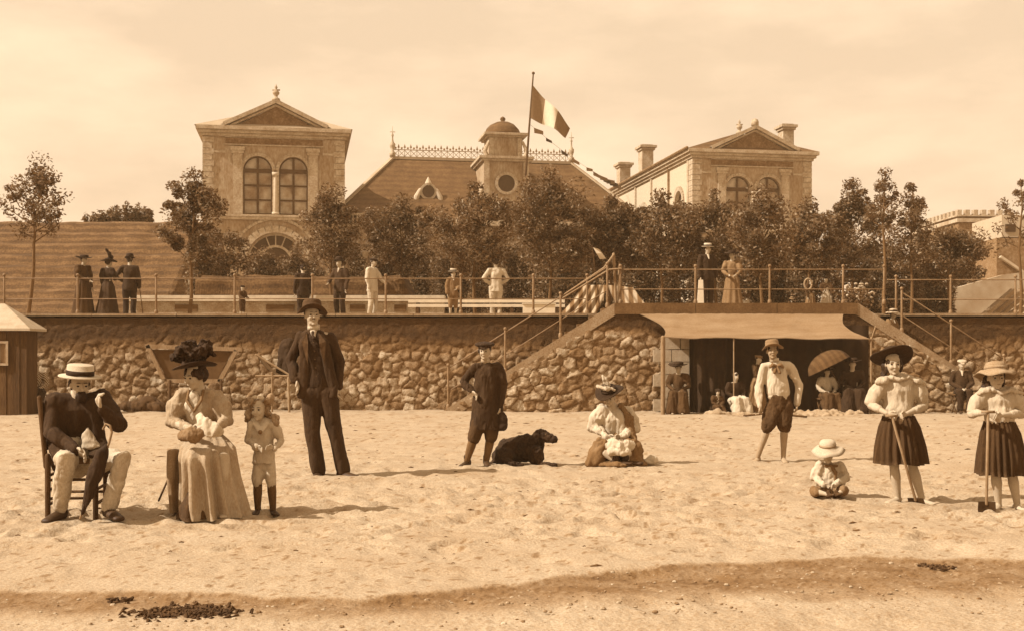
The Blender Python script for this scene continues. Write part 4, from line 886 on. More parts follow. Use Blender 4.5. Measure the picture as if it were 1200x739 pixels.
    def hat(s, kind, m=None, band=None, tilt=(0, 0, 0), lift=.27, sc=1.0, fwd=-.05):
        h = s.hh; g = h / .23 * sc; M = s.M @ Matrix.Translation((0, fwd * h, lift * h)) @ Matrix.Rotation(tilt[0], 4, 'X') @ Matrix.Rotation(tilt[1], 4, 'Y'); P = None; wob = None; bz = (.018, .05, .103)
        sd_ = s.seed
        if kind == 'boater': P = [(.02, 0), (.10, -.001), (.165, .0), (.168, .005), (.165, .011), (.106, .013), (.103, .088), (.095, .094), (.02, .096)]; bz = (.016, .052, .108)
        if kind == 'bowler': P = [(.02, 0), (.10, .0), (.14, .006), (.15, .02), (.146, .024), (.108, .014), (.106, .06), (.092, .105), (.06, .125), (.02, .13)]; wob = lambda r, z, a: (0, .016 * math.cos(2 * a) * (-1) * (r > .12))
        if kind == 'felt': P = [(.02, -.005), (.10, -.006), (.16, -.012), (.165, -.004), (.155, .004), (.106, .012), (.104, .06), (.095, .09), (.075, .098), (.05, .085), (.02, .082)]; wob = lambda r, z, a: (.012 * math.sin(3 * a + sd_) * (r > .13), (.03 * math.cos(2 * a) * -1 + .008 * math.sin(3 * a)) * (r > .12))
        if kind == 'wide': P = [(.02, -.01), (.10, -.01), (.17, -.028), (.215, -.055), (.222, -.052), (.175, -.018), (.112, .008), (.108, .055), (.09, .085), (.05, .095), (.02, .097)]; wob = lambda r, z, a: (.012 * math.sin(3 * a + sd_) * (r > .15), (.02 * math.cos(2 * a + .5) + .012 * math.sin(5 * a)) * (r > .15)); bz = (.012, .045, .113)
        if kind == 'flat': P = [(.02, -.005), (.10, -.006), (.21, .004), (.225, .012), (.215, .02), (.115, .014), (.112, .06), (.1, .075), (.02, .08)]; wob = lambda r, z, a: (.01 * math.sin(3 * a + sd_) * (r > .15), (.022 * math.cos(2 * a + .8)) * (r > .15)); bz = (.016, .05, .118)
        n = 36 if s.fine else 18; P = [(r * g, z * g) for r, z in P]; w2 = (lambda r, z, a: tuple(q * g for q in wob(r / g, z / g, a))) if wob else None
        mm = MB().lathe(P, M, n, .92, 1.06, w2); o = mm.build('hat', m or STRAW, s.root, True)
        if band is not None: MB().lathe([(bz[2] * g * .9, bz[0] * g), (bz[2] * g, bz[0] * g + .001), (bz[2] * g * .985, bz[1] * g), (bz[2] * g * .9, bz[1] * g)], M, n, .92, 1.06).build('hat_band', band, o, True)
        s.HM = M; s.hg = g; return o
    def cap(s, m, peak=True, flat=1.0):
        h = s.hh; M = s.M @ Matrix.Rotation(-.12, 4, 'X'); t = [('e', M @ V((0, -.05 * h, .38 * h)), [.50 * h * flat, .52 * h * flat, .16 * h], M.to_3x3()), ('e', M @ V((0, -.08 * h, .25 * h)), [.36 * h, .43 * h, .17 * h], M.to_3x3())]
        if peak: t.append(('e', M @ V((0, .42 * h, .24 * h)), [.26 * h, .2 * h, .035 * h], M.to_3x3() @ Matrix.Rotation(-.25, 3, 'X')))
        return s.melt('cap', m, t, (.008, 20), vox=.008 if s.fine else .014)
    def skirt(s, rings, m, nf=22, amp=.018, name='skirt', n=132):
        vs = []; rg = random.Random(s.seed); ph = [rg.uniform(0, 6.28) for _ in range(6)]; N_ = n if s.fine else 48; H = len(rings) * 4; full = []
        for i in range(len(rings) - 1):
            for t in range(4): a, b = rings[i], rings[i + 1]; full.append((lerp(a[0], b[0], t / 4), a[1] + (b[1] - a[1]) * t / 4, a[2] + (b[2] - a[2]) * t / 4))
        full.append(rings[-1]); L_ = len(full)
        for j, (c, rx_, ry_) in enumerate(full):
            f = j / (L_ - 1)
            for i in range(N_):
                a = 2 * math.pi * i / N_; w = amp * (.25 + .75 * f) * (math.sin(nf * a + ph[0] + .8 * math.sin(3 * a + ph[1])) + .5 * math.sin(nf * .5 * a * 1.0 // 1 + 5 * a + ph[2] + 2 * f)); w += amp * .8 * f * math.sin(4 * a + ph[3])
                vs.append(V(c) + V(((rx_ + w) * math.cos(a), (ry_ + w) * math.sin(a), (.006 * math.sin(5 * a + ph[4]) if j == L_ - 1 else 0))))
        fs = [(j * N_ + i, j * N_ + (i + 1) % N_, (j + 1) * N_ + (i + 1) % N_, (j + 1) * N_ + i) for j in range(L_ - 1) for i in range(N_)] + [tuple(range(N_)), tuple(reversed(range((L_ - 1) * N_, L_ * N_)))]
        return mesh(name, vs, fs, m, s.root, True)
    def collar(s, m, w=1.0):
        J = s.J; k = s.k; c = lerp(J['neck'], J['head'], .2) + V((0, 0, .002 * k)); w *= .93; return MB().lathe([(.055 * k * w, -.02 * k), (.069 * k * w, -.022 * k), (.064 * k * w, .035 * k), (.056 * k * w, .034 * k)], Matrix.Translation(c), 20).build('collar', m, s.root, True)
def ball(name, m, parent, c, r, n=8): return MB().ell(c, r, n=n, m=6).build(name, m, parent, True)

# 1 -- seated man in straw boater with closed umbrella
f = Fig('seated man in straw boater, dark jacket and pale trousers, hand raised to his chin', 98, 606, 1.0)
ch = empty('wooden_chair', f.root.location, 'dark wooden chair with rungs under the seated man', 'chair'); 
m = MB(); A_ = [f.q(56, 600, .0), f.q(112, 598, .05), f.q(124, 598, .48), f.q(72, 598, .48)]
zs = .44
tops = [V((p.x, p.y, zs)) for p in A_]
for i, p in enumerate(A_):
    mm = MB(); p = V((p.x, p.y, 0)); mm.tube([p - V((0, 0, .02)), V((p.x, p.y, zs + (.02 if i != 0 else .04)))], [.021, .024], 8); mm.build('leg', WOODD, ch, True)
mm = MB(); mm.add([t + V((0, 0, z)) for z in (-.02, .02) for t in tops], [(3, 2, 1, 0), (4, 5, 6, 7)] + [(i, (i + 1) % 4, (i + 1) % 4 + 4, i + 4) for i in range(4)]); mm.build('seat', mat('rush_seat', .12, var=.2), ch)
mm = MB()
for a, b in ((0, 1), (1, 2), (2, 3), (3, 0)):
    for z in ((.16, .3) if a % 2 == 0 else (.11, .22, .33)): mm.tube([V((A_[a].x, A_[a].y, z)), V((A_[b].x, A_[b].y, z))], .012, 6)
mm.build('rungs', WOODD, ch, True)
mm = MB(); bk = [V((A_[0].x - .02, A_[0].y + .02, 0)), V((A_[3].x - .02, A_[3].y, 0))]
for p in bk: mm.tube([p + V((0, 0, .4)), p + V((-.05, 0, .92))], .02, 7)
for z in (.55, .7, .86): mm.bar(bk[0] + V((-.05 * (z - .4) / .5, 0, z)), bk[1] + V((-.05 * (z - .4) / .5, 0, z)), .015, .06)
mm.build('backrest', WOODD, ch, True)
f.set(head=(94, 448, .10), neck=(90, 463, .14), chest=(89, 485, .16), waist=(91, 513, .20), pelvis=(90, 533, .24), shL=(64, 466, .10), shR=(120, 464, .20), elL=(60, 503, .02), wrL=(88, 524, -.10), elR=(140, 496, .02), wrR=(120, 477, -.10),
      hpL=(76, 537, .20), hpR=(106, 537, .22), knL=(78, 535, -.24), knR=(144, 535, -.14), anL=(70, 594, -.10), anR=(128, 592, -.08), toL=(54, 608, -.28), toR=(140, 605, -.26))
f.body(.225, face=(.5, -.85, -.12), hands={'R': dict(dir=(-.45, -.2, .9), side=(.3, -.9, 0), curl=.9), 'L': dict(dir=(.8, -.3, -.3), side=(0, -.5, .8), curl=.5)})
f.hair(HAIRD, r=.97); f.hat('boater', STRAW, BAND, tilt=(.02, -.03), sc=1.06, lift=.25)
M, h = f.M, f.hh
f.melt('beard', HAIRD, [('e', M @ V((0, .2 * h, -.38 * h)), [.22 * h, .2 * h, .2 * h], M.to_3x3()), ('e', M @ V((0, .36 * h, -.2 * h)), [.15 * h, .06 * h, .04 * h], M.to_3x3())], (.012, 30), vox=.007, smooth=2)
J = f.J
f.melt('waistcoat', CREAM, [([f.q(103, 496, .06), f.q(104, 509, .075), f.q(106, 523, .06)], [(.012, .012), (.055, .03), (.092, .04)], dict(n=18, ref=(1, 0, 0), round_end=False))], (.018, 16))
b = [(.18, .13), (.175, .12), (.19, .135), (.165, .115), (.07, .065)]
t = f.torso(); t[0] = ([J['pelvis'] + V((-.03, .06, -.03)), J['waist'] + V((-.02, .045, 0)), J['chest'] + V((0, .025, 0)), lerp(J['chest'], J['neck'], .6), J['neck']], [(.19, .12), (.185, .12), (.195, .125), (.17, .11), (.07, .065)], t[0][2])
t += [f.sleeve('L', (.074, .07, .064, .058, .048)), f.sleeve('R', (.074, .07, .064, .056, .046)), ([J['chest'] + V((-.1, -.08, .1)), J['waist'] + V((-.14, -.10, 0)), f.q(74, 528, -.02), f.q(72, 545, .1)], [(.08, .05), (.09, .06), (.1, .07), (.09, .07)], dict(ref=(1, 0, 0))), ([J['chest'] + V((.14, -.05, .1)), J['waist'] + V((.17, -.05, 0)), f.q(118, 528, .05), f.q(122, 545, .16)], [(.07, .05), (.075, .06), (.09, .06), (.08, .06)], dict(ref=(1, 0, 0)))]
f.melt('jacket', BLK, t, (.016, 9))
f.melt('trousers', TWEED, [f.leg('L', (.095, .088, .074, .064, .064), .97), f.leg('R', (.095, .088, .074, .064, .064), .97), ([J['pelvis'] + V((0, 0, -.05)), J['pelvis'] + V((0, -.05, .08))], [.13, .12])], (.016, 11, (1, 1, .7)))
f.collar(SHIRT, .8); f.shoes()
um = empty('umbrella', f.q(96, 606, -.3) + f.root.location, 'closed dark umbrella held upright between the seated man\'s knees', 'umbrella'); um.location.z = 0
def uq(px, py, dy): return W(px, py, f.d + dy) - um.location
b = Blob(); b.tube([uq(95, 604, -.3), uq(101, 590, -.29), uq(110, 560, -.26), uq(120, 530, -.22), uq(126, 521, -.2)], [.008, .03, .062, .05, .016], 12); b.melt('canopy', BLK2, um, .007, 2, (.014, 18, (1, 1, .3)))
m = MB(); m.tube([uq(94, 607, -.3), uq(128, 518, -.2), uq(131, 506, -.18), uq(129, 498, -.17), uq(124, 496, -.17), uq(121, 502, -.17)], .009, 7); m.build('handle', WOODP, um, True)

# 2 -- seated woman with needlework
f = Fig('seated woman in a big feathered dark hat and long skirt with sewing in her lap', 244, 602, .95)
f.set(head=(228, 438, .06), neck=(233, 455, .12), chest=(234, 475, .14), waist=(240, 505, .18), pelvis=(243, 525, .22), shL=(212, 462, .10), shR=(255, 463, .16), elL=(203, 492, .02), wrL=(224, 500, -.18), elR=(265, 491, .08), wrR=(248, 501, -.16),
      hpL=(232, 530, .18), hpR=(256, 530, .2), knL=(228, 532, -.28), knR=(262, 534, -.22), anL=(232, 590, -.12), anR=(262, 592, -.1), toL=(226, 602, -.28), toR=(262, 603, -.26))
f.body(.215, face=(-.55, -.8, -.25), hands={'L': dict(dir=(.85, -.3, -.1), side=(0, -.3, .9), curl=.7), 'R': dict(dir=(-.85, -.35, -.1), side=(0, -.3, .9), curl=.7, flip=-1)})
J = f.J; k = f.k
f.hair(HAIRD, extra=[((0, -.35, -.12), (.22, .2, .2)), ((.3, -.05, .1), (.12, .3, .25)), ((-.3, -.05, .1), (.1, .3, .25))])
ho = f.hat('flat', BLK2, BAND, tilt=(.2, .12), sc=.82, lift=.34); HM = f.HM
tt = []
for i in range(8):
    a = i * .8; p0 = HM @ V((.08 * math.cos(a), .08 * math.sin(a), .06)); p1 = HM @ V((.11 * math.cos(a + .4), .10 * math.sin(a + .4) - .02, .10 + .035 * (i % 3))); p2 = HM @ V((.15 * math.cos(a + .8), .14 * math.sin(a + .8), .08 + .05 * (i % 2))); tt.append(([p0, p1, p2], [.03, .05, .025]))
tt += [([HM @ V((-.02, 0, .05)), HM @ V((.04, -.04, .16)), HM @ V((.09, -.06, .21))], [.05, .05, .02])]
fe = f.melt('feathers', BLK2, tt, (.03, 30), vox=.008, smooth=1, parent=ho)
f.melt('blouse', DRESS, f.torso(rad=[(.125 * k, .11 * k), (.115 * k, .1 * k), (.155 * k, .13 * k), (.13 * k, .1 * k), (.055 * k, .055 * k)]) + [f.sleeve('L', (.07, .098, .06, .043, .036), .95), f.sleeve('R', (.07, .092, .06, .043, .036), .95)], (.018, 13))
f.melt('bodice_front', SHIRT, [([J['neck'] + V((-.02, -.07, -.03)), J['chest'] + V((-.03, -.105, .0)), J['waist'] + V((-.02, -.085, .02))], [(.04, .035), (.085, .05), (.05, .045)], dict(ref=(1, 0, 0)))], (.012, 16))
m = MB(); rb = [J['neck'] + V((-.06, -.06, .0)), J['chest'] + V((-.06, -.15, .06)), J['chest'] + V((.0, -.17, -.02))]; m.tube(rb, .012, 6); m.tube([J['neck'] + V((.05, -.06, .0)), J['chest'] + V((.05, -.15, .06)), J['chest'] + V((.0, -.17, -.02))], .012, 6); m.build('neck_ribbon', MIDC, f.root, True)
f.skirt([(f.q(242, 504, .15), .105, .095), (f.q(243, 512, .10), .15, .15), (f.q(244, 521, -.02), .185, .27), (f.q(244, 532, -.06), .19, .29), (f.q(246, 556, -.06), .195, .27), (f.q(251, 601, -.02), .235, .30)], DRESS, 13, .034)
f.skirt([(f.q(230, 572, -.14), .05, .165), (f.q(230, 588, -.14), .115, .21), (f.q(231, 603, -.14), .15, .225)], CHAR, 7, .012, 'dark_front_panel')  # dark panel over the lower front of the skirt
wk = Blob(); o_ = f.root.location; wl = lambda px, py, dy: W(px, py, f.d + dy)
wk.tube([wl(212, 511, -.3), wl(222, 509, -.33), wl(236, 508, -.32)], [(.04, .03), (.07, .05), (.05, .035)], 12, ref=(0, 0, 1)); tag(wk.melt('sewing_bag', MIDC, None, .008, 2, (.016, 18)), 'soft bag of needlework lying on the seated woman\'s lap', 'bag')
wk = Blob(); wk.tube([wl(232, 485, -.24), wl(238, 496, -.32), wl(252, 505, -.34), wl(258, 508, -.28)], [(.03, .012), (.06, .016), (.07, .02), (.04, .014)], 10, ref=(.6, 0, .7)); tag(wk.melt('white_needlework', SHIRT, None, .007, 2, (.014, 20)), 'white linen being sewn by the seated woman', 'linen')
stl = empty('draped_stool', wl(212, 600, 0), 'cloth draped stool under the seated woman with a plank side', 'stool'); stl.location.z = 0
b = Blob(); b.tube([wl(206, 526, .1) - stl.location, wl(207, 560, .09) - stl.location, wl(208, 600, .08) - stl.location], [(.05, .16), (.055, .17), (.05, .16)], 12, ref=(1, 0, 0), round_end=False); b.melt('drape', mat('drape_cloth', .24), stl, .01, 2, (.015, 10, (1, 1, .2)))
m = MB(); 
for px in (217, 250): m.tube([wl(px, 601, .25) - stl.location, wl(px, 545, .25) - stl.location], .018, 6)
m.tube([wl(210, 545, .1) - stl.location, wl(255, 545, .3) - stl.location], .02, 6); m.build('frame', WOODD, stl, True)
sp = MB(); sp.tube([wl(186, 586, -.05), wl(199, 556, .0)], .008, 6); tag(sp.build('walking_stick', WOODD, None, True), 'thin dark stick leaning against the draped stool', 'stick')

# 3 -- little girl with long fair hair
f = Fig('little girl with long loose hair and a white bow in a pale sailor suit', 310, 599, .56)
f.set(head=(304, 476, 0), neck=(307, 490, .02), chest=(308, 505, .02), waist=(309, 523, .02), pelvis=(309, 537, .02), shL=(295, 494, .0), shR=(321, 494, .0), elL=(292, 512, .02), wrL=(300, 521, -.08), elR=(329, 513, .02), wrR=(322, 522, -.07),
      hpL=(303, 539, .02), hpR=(315, 539, .02), knL=(302, 562, -.01), knR=(318, 562, 0), anL=(302, 593, .0), anR=(320, 594, .02), toL=(298, 600, -.1), toR=(325, 600, -.09))
f.body(.185, face=(-.25, -.95, -.05), hands={'L': dict(dir=(.8, -.3, -.2), side=(0, -.2, .9)), 'R': dict(dir=(-.8, -.3, .1), side=(0, -.2, .9), flip=-1)})
J = f.J; h = f.hh
f.hair(HAIRM, extra=[((.42, -.12, -.2), (.2, .26, .36)), ((-.4, -.12, -.25), (.17, .26, .42)), ((.5, -.15, -.5), (.2, .24, .3)), ((-.45, -.15, -.62), (.17, .22, .32)), ((0, -.38, -.45), (.42, .18, .5)), ((.25, -.05, .35), (.22, .3, .15)), ((-.25, -.05, .33), (.22, .3, .15)), ((.62, -.1, -.4), (.12, .18, .2)), ((-.6, -.1, -.45), (.12, .18, .22))], wr=(.055, 20, (1, 1, .5)))
m = MB()
for s_ in (-1, 1): m.ell(f.M @ V((s_ * .16 * h, .12 * h, .5 * h)), (.15 * h, .07 * h, .09 * h), f.M.to_3x3() @ Matrix.Rotation(s_ * .4, 3, 'Y'))
m.build('hair_bow', SHIRT, f.root, True)
f.melt('sailor_tunic', CREAM, f.torso(rad=[(.088, .072), (.078, .066), (.086, .07), (.075, .058), (.036, .036)], hem=[(J['pelvis'] + V((0, 0, -.015)), (.095, .078))]) + [f.sleeve('L', (.06, .066, .062, .06, .05)), f.sleeve('R', (.06, .066, .062, .06, .05))], (.012, 18), vox=.007)
f.melt('sailor_collar', SHIRT, [([J['neck'] + V((-.05, -.03, .0)), J['chest'] + V((-.0, -.085, .02))], [(.03, .012), (.02, .012)]), ([J['neck'] + V((.05, -.03, .0)), J['chest'] + V((.0, -.085, .02))], [(.03, .012), (.02, .012)]), ([J['shL'] + V((.01, .02, .03)), J['shR'] + V((-.01, .02, .03))], [.03, .03])], None, vox=.006)
ball('tie_knot', MIDC, f.root, J['chest'] + V((0, -.098, .02)), .018)
f.melt('knee_breeches', CREAM, [f.leg('L', (.085, .088, .078, .07, .07), .06), f.leg('R', (.085, .088, .078, .07, .07), .06), ([J['pelvis'] + V((0, 0, -.03)), J['pelvis']], [(.08, .065), (.08, .065)], dict(ref=(1, 0, 0)))], (.010, 16), vox=.007)
f.melt('stockings', mat('brown_stocking', .10), [([J['kn' + s_], lerp(J['kn' + s_], J['an' + s_], .35), J['an' + s_]], [.036, .037, .025]) for s_ in 'LR'], None, vox=.006); f.shoes()

# 4 -- standing man in dark suit
f = Fig('tall standing man in a dark three piece suit and soft felt hat, hands in pockets', 388, 557, 1.03)
f.set(head=(366, 369, 0), neck=(368, 387, .03), chest=(370, 404, .03), waist=(373, 430, .02), pelvis=(374, 453, .02), shL=(352, 394, .02), shR=(387, 394, .04), elL=(341, 422, .05), wrL=(347, 444, -.04), elR=(398, 424, .06), wrR=(396, 451, .04),
      hpL=(365, 458, .02), hpR=(384, 458, .02), knL=(366, 506, .0), knR=(393, 507, .03), anL=(373, 551, .03), anR=(402, 551, .06), toL=(370, 560, -.15), toR=(419, 558, -.08))
f.body(.23, face=(.35, -.93, .10), hands={'L': dict(dir=(.3, -.3, -.8), side=(.2, -.9, .3), curl=.4)})
J = f.J; k = f.k
f.hair(HAIRD, r=.96); f.hat('felt', CHAR, BAND, tilt=(.10, -.05), sc=1.0)
M, h = f.M, f.hh; f.melt('moustache', mat('brown_moustache', .07), [([M @ V((-.10 * h, .32 * h, -.215 * h)), M @ V((0, .37 * h, -.185 * h)), M @ V((.10 * h, .32 * h, -.215 * h))], [.012 * h, .026 * h, .012 * h])], None, vox=.005, smooth=1)
f.melt('waistcoat', BLK2, f.torso(rad=[(.15, .105), (.145, .105), (.155, .112), (.13, .095), (.058, .058)])[:1], (.006, 14))
f.melt('shirt_front', SHIRT, [([J['neck'] + V((0, -.045, .0)), J['chest'] + V((0, -.105, .075))], [(.04, .03), (.012, .016)], dict(ref=(1, 0, 0)))], None, vox=.006)
m = MB(); m.tube([J['neck'] + V((0, -.078, -.015)), J['neck'] + V((0.005, -.1, -.05)), J['chest'] + V((.002, -.125, .075))], [.018, .012, .02], 8); m.build('necktie', BLK2, f.root, True)
t = f.torso(hem=[(f.q(373, 464, .04), (.205 * k, .125 * k))], rad=[(.185 * k, .12 * k), (.165 * k, .112 * k), (.172 * k, .118 * k), (.15 * k, .1 * k), (.066 * k, .064 * k)])
t[0] = ([p + V((0, .035, 0)) for p in t[0][0][:-1]] + [t[0][0][-1] + V((0, .02, 0))], t[0][1], t[0][2])
for sx_ in (-1, 1): t.append(([J['neck'] + V((sx_ * .075, -.035, -.03)), J['chest'] + V((sx_ * .105, -.085, 0)), J['waist'] + V((sx_ * .13, -.085, 0)), J['pelvis'] + V((sx_ * .15, -.075, .02)), f.q(373, 463, 0) + V((sx_ * .155, -.06, 0))], [(.035, .03), (.06, .03), (.06, .03), (.06, .03), (.055, .03)], dict(ref=(1, 0, 0))))
t[1] = ([J['shL'] + V((0, 0, -.01)), lerp(J['neck'], J['chest'], .12), J['shR'] + V((0, 0, -.01))], [.05 * k, .06 * k, .05 * k], t[1][2]); t += [f.sleeve('L', (.06, .062, .058, .055, .05)), f.sleeve('R', (.06, .062, .058, .055, .05))]
f.melt('jacket', BLK, t, (.014, 9)); m = MB()
for sx_ in (-1, 1): a = J['neck'] + V((sx_ * .06, -.075, -.02)); b = J['chest'] + V((sx_ * .075, -.125, .02)); c = J['waist'] + V((sx_ * .085, -.13, .03)); m.add([a, b + V((sx_ * .05, .0, .02)), c, b + V((-sx_ * .02, -.012, 0))] + [p + V((0, .012, 0)) for p in (a, b + V((sx_ * .05, 0, .02)), c, b + V((-sx_ * .02, -.012, 0)))], [(0, 1, 2, 3), (7, 6, 5, 4), (0, 4, 5, 1), (1, 5, 6, 2), (2, 6, 7, 3), (3, 7, 4, 0)])
m.build('lapels', CHAR, f.root)
for i in range(5): ball('button', CHAR, f.root, lerp(J['chest'], J['pelvis'], i * .2) + V((0, -.118, .03)), .008)
f.melt('trousers', BLK, [f.leg('L', (.105, .094, .078, .072, .07), 1.0), f.leg('R', (.105, .094, .078, .072, .07), 1.0), ([J['pelvis'] + V((0, 0, -.05)), J['pelvis'] + V((0, 0, .1))], [(.16, .11), (.15, .105)], dict(ref=(1, 0, 0)))], (.012, 9, (1, 1, .4)))
f.collar(SHIRT); f.shoes()

# 5 -- boy in dark smock
f = Fig('boy in a dark belted smock, flat beret and knee breeches with hand on hip', 557, 545, .82)
f.set(head=(568, 410, 0), neck=(569, 425, .03), chest=(570, 439, .03), waist=(569, 463, .02), pelvis=(569, 485, .02), shL=(556, 429, .02), shR=(584, 429, .02), elL=(544, 446, .06), wrL=(552, 457, -.06), elR=(590, 449, .04), wrR=(586, 475, .0),
      hpL=(563, 488, .02), hpR=(576, 488, .02), knL=(555, 512, -.02), knR=(575, 511, .02), anL=(547, 538, .02), anR=(570, 537, .04), toL=(540, 545, -.08), toR=(572, 544, -.1))
f.body(.2, face=(-.15, -.97, 0), hands={'L': dict(dir=(.7, -.2, -.5), side=(0, -.6, .6)), 'R': dict(dir=(0, -.1, -1), side=(0, -1, 0), curl=1.0)})
J = f.J; k = f.k; f.hair(HAIRD); f.cap(BLK2, True, 1.16)
f.melt('smock', BLK, f.torso(hem=[(f.q(569, 502, .02), (.175, .12)), (f.q(569, 493, .02), (.172, .12))], rad=[(.165, .115), (.14, .105), (.142, .108), (.12, .085), (.055, .055)]) + [f.sleeve('L', (.07, .074, .07, .066, .046)), f.sleeve('R', (.07, .074, .07, .064, .046))], (.022, 12, (1, 1, .3)))
f.melt('breeches', CHAR, [f.leg('L', (.11, .105, .088, .08, .06), .2), f.leg('R', (.11, .105, .088, .08, .06), .2)], (.012, 14))
f.melt('stockings', mat('boy_stocking', .13), [([lerp(J['kn' + s_], J['an' + s_], .1), lerp(J['kn' + s_], J['an' + s_], .35), J['an' + s_]], [.052, .052, .036]) for s_ in 'LR'], None, vox=.008); f.shoes()
f.collar(mat('pale_collar', .35), 1.0)
b = Blob(); p = W(588, 492, f.d); b.ell(p + V((0, -.02, 0)), (.065, .05, .10)); b.ell(p + V((.0, -.02, -.06)), (.075, .055, .06)); b.tube([p + V((-.02, 0, .08)), p + V((-.01, 0, .17))], [.03, .015]); tag(b.melt('cloth_bag', BLK2, None, .009, 2, (.02, 14)), 'dark soft bag hanging from the smocked boy\'s hand', 'bag')

# 6 -- lying dog
f = Fig('black shaggy dog lying on the sand with its head turned right', 612, 543, 1, name='dog', cat='dog'); q = f.q; B = Blob()
B.tube([q(584, 533, .10), q(593, 526, .08), q(606, 524, .06), q(619, 522, .03), q(628, 522, 0)], [(.075, .09), (.125, .145), (.12, .15), (.125, .165), (.09, .13)], 16, ref=(0, 1, 0))
B.ell(q(591, 533, -.05), (.13, .085, .11)); B.tube([q(590, 536, -.10), q(600, 541, -.17), q(611, 543, -.17)], [.055, .04, .032]); B.tube([q(580, 537, .12), q(575, 543, .0), q(584, 544.5, -.14)], [.028, .03, .016])
B.tube([q(624, 522, .02), q(629, 515, 0), q(632, 509, -.03)], [(.10, .125), (.085, .10), (.07, .075)], 14, ref=(0, 1, 0))
B.ell(q(633.5, 507, -.04), (.085, .078, .066)); B.tube([q(636, 508, -.05), q(643, 510.5, -.08), q(649, 512.5, -.10)], [.072, .060, .049], 12); B.tube([q(637, 512, -.05), q(646, 514.5, -.09)], [.04, .022], 10)
B.ell(q(627, 530, -.01), (.09, .11, .13))
for dy in (-.10, .06): B.tube([q(629, 526, dy), q(633, 536, dy), q(633, 542, dy - .02), q(644, 542.8, dy - .06), q(650, 543.2, dy - .08)], [.075, .05, .042, .038, .034], 10)
B.melt('body', FURD, f.root, .007, 2, (.010, 34, (1.2, 1, .6)))
for dy, px in ((-.11, 629), (.06, 633)): f.melt('ear', FURD, [([q(px, 503, dy), q(px - 1.5, 508, dy - .02), q(px - .5, 513.5, dy - .02)], [(.02, .025), (.02, .05), (.012, .03)], dict(ref=(0, 1, 0)))], (.012, 20), vox=.007)
ball('nose', BLK2, f.root, q(651, 511.6, -.10), .020); ball('eye', mat('eye_glint', .10, rough=.2), f.root, q(639.5, 506.5, -.115), .010)

# 7 -- woman sitting on the sand
f = Fig('woman in a white blouse and trimmed dark hat sitting on the sand beside the dog', 722, 543, .93)
f.set(head=(714, 463, 0), neck=(719, 474, .06), chest=(721, 489, .07), waist=(722, 510, .08), pelvis=(722, 528, .08), shL=(704, 480, .04), shR=(737, 481, .08), elL=(697, 499, .04), wrL=(711, 510, -.16), elR=(744, 502, .06), wrR=(728, 510, -.16),
      hpL=(713, 532, .05), hpR=(732, 532, .06), knL=(704, 524, -.30), knR=(740, 524, -.30), anL=(722, 539, -.38), anR=(734, 539, -.34), toL=(740, 541, -.42), toR=(752, 541, -.40))
f.body(.21, face=(-.25, -.85, -.35), hands={'L': dict(dir=(.8, -.3, -.2), side=(0, -.3, .9)), 'R': dict(dir=(-.8, -.3, -.2), side=(0, -.3, .9), flip=-1)})
J = f.J; k = f.k; f.hair(HAIRD, extra=[((0, -.36, .1), (.25, .2, .22))]); ho = f.hat('flat', BLK2, BAND, tilt=(-.1, .1), sc=.88); HM = f.HM
f.melt('hat_trimming', CREAM, [([HM @ V((-.08, .06, .05)), HM @ V((.0, .09, .09)), HM @ V((.1, .04, .1))], [.02, .03, .02]), ([HM @ V((.0, -.02, .06)), HM @ V((.03, -.03, .15)), HM @ V((.05, -.05, .19))], [.03, .03, .01])], (.02, 24), parent=ho, vox=.008)
f.melt('blouse', SHIRT, f.torso(rad=[(.14, .12), (.125, .11), (.165, .135), (.13, .1), (.055, .055)]) + [f.sleeve('L', (.08, .105, .085, .07, .045)), f.sleeve('R', (.08, .105, .085, .07, .045))], (.03, 11, (1, 1, .35)))
f.melt('shawl', MIDC, [([J['neck'] + V((.07, -.02, .0)), J['chest'] + V((.15, -.06, 0)), J['waist'] + V((.16, -.1, .03)), f.q(748, 518, -.1)], [(.03, .05), (.06, .08), (.06, .07), (.03, .05)], dict(ref=(1, 0, 0)))], (.03, 12))
f.melt('skirt', mat('dull_skirt', .16, var=.2), [([J['pelvis'], J['waist']], [(.22, .19), (.13, .12)], dict(ref=(1, 0, 0))), ([J['hpL'], J['knL'], f.q(695, 541, -.30)], [.15, .13, .09]), ([J['hpR'], J['knR'], f.q(744, 540, -.3)], [.15, .13, .1]), ([f.q(690, 542, -.2), f.q(720, 543, -.35), f.q(757, 542, -.3)], [(.07, .03), (.18, .04), (.08, .03)], dict(ref=(0, 1, 0)))], (.03, 12), vox=.011)
f.melt('apron', SHIRT, [([f.q(712, 518, -.33), f.q(726, 522, -.42), f.q(741, 519, -.34)], [(.07, .05), (.10, .055), (.06, .05)], dict(ref=(0, 0, 1))), ([f.q(716, 528, -.42), f.q(736, 528, -.42)], [.045, .045])], (.026, 14), vox=.01)
b = Blob(); p = W(764, 538, f.d - .2); b.ell(p, (.07, .06, .055)); b.ell(p + V((-.04, 0, -.03)), (.08, .06, .04)); tag(b.melt('white_bundle', SHIRT, None, .009, 2, (.02, 16)), 'small white cloth bundle on the sand beside the woman\'s skirt', 'bundle')
f.shoes()

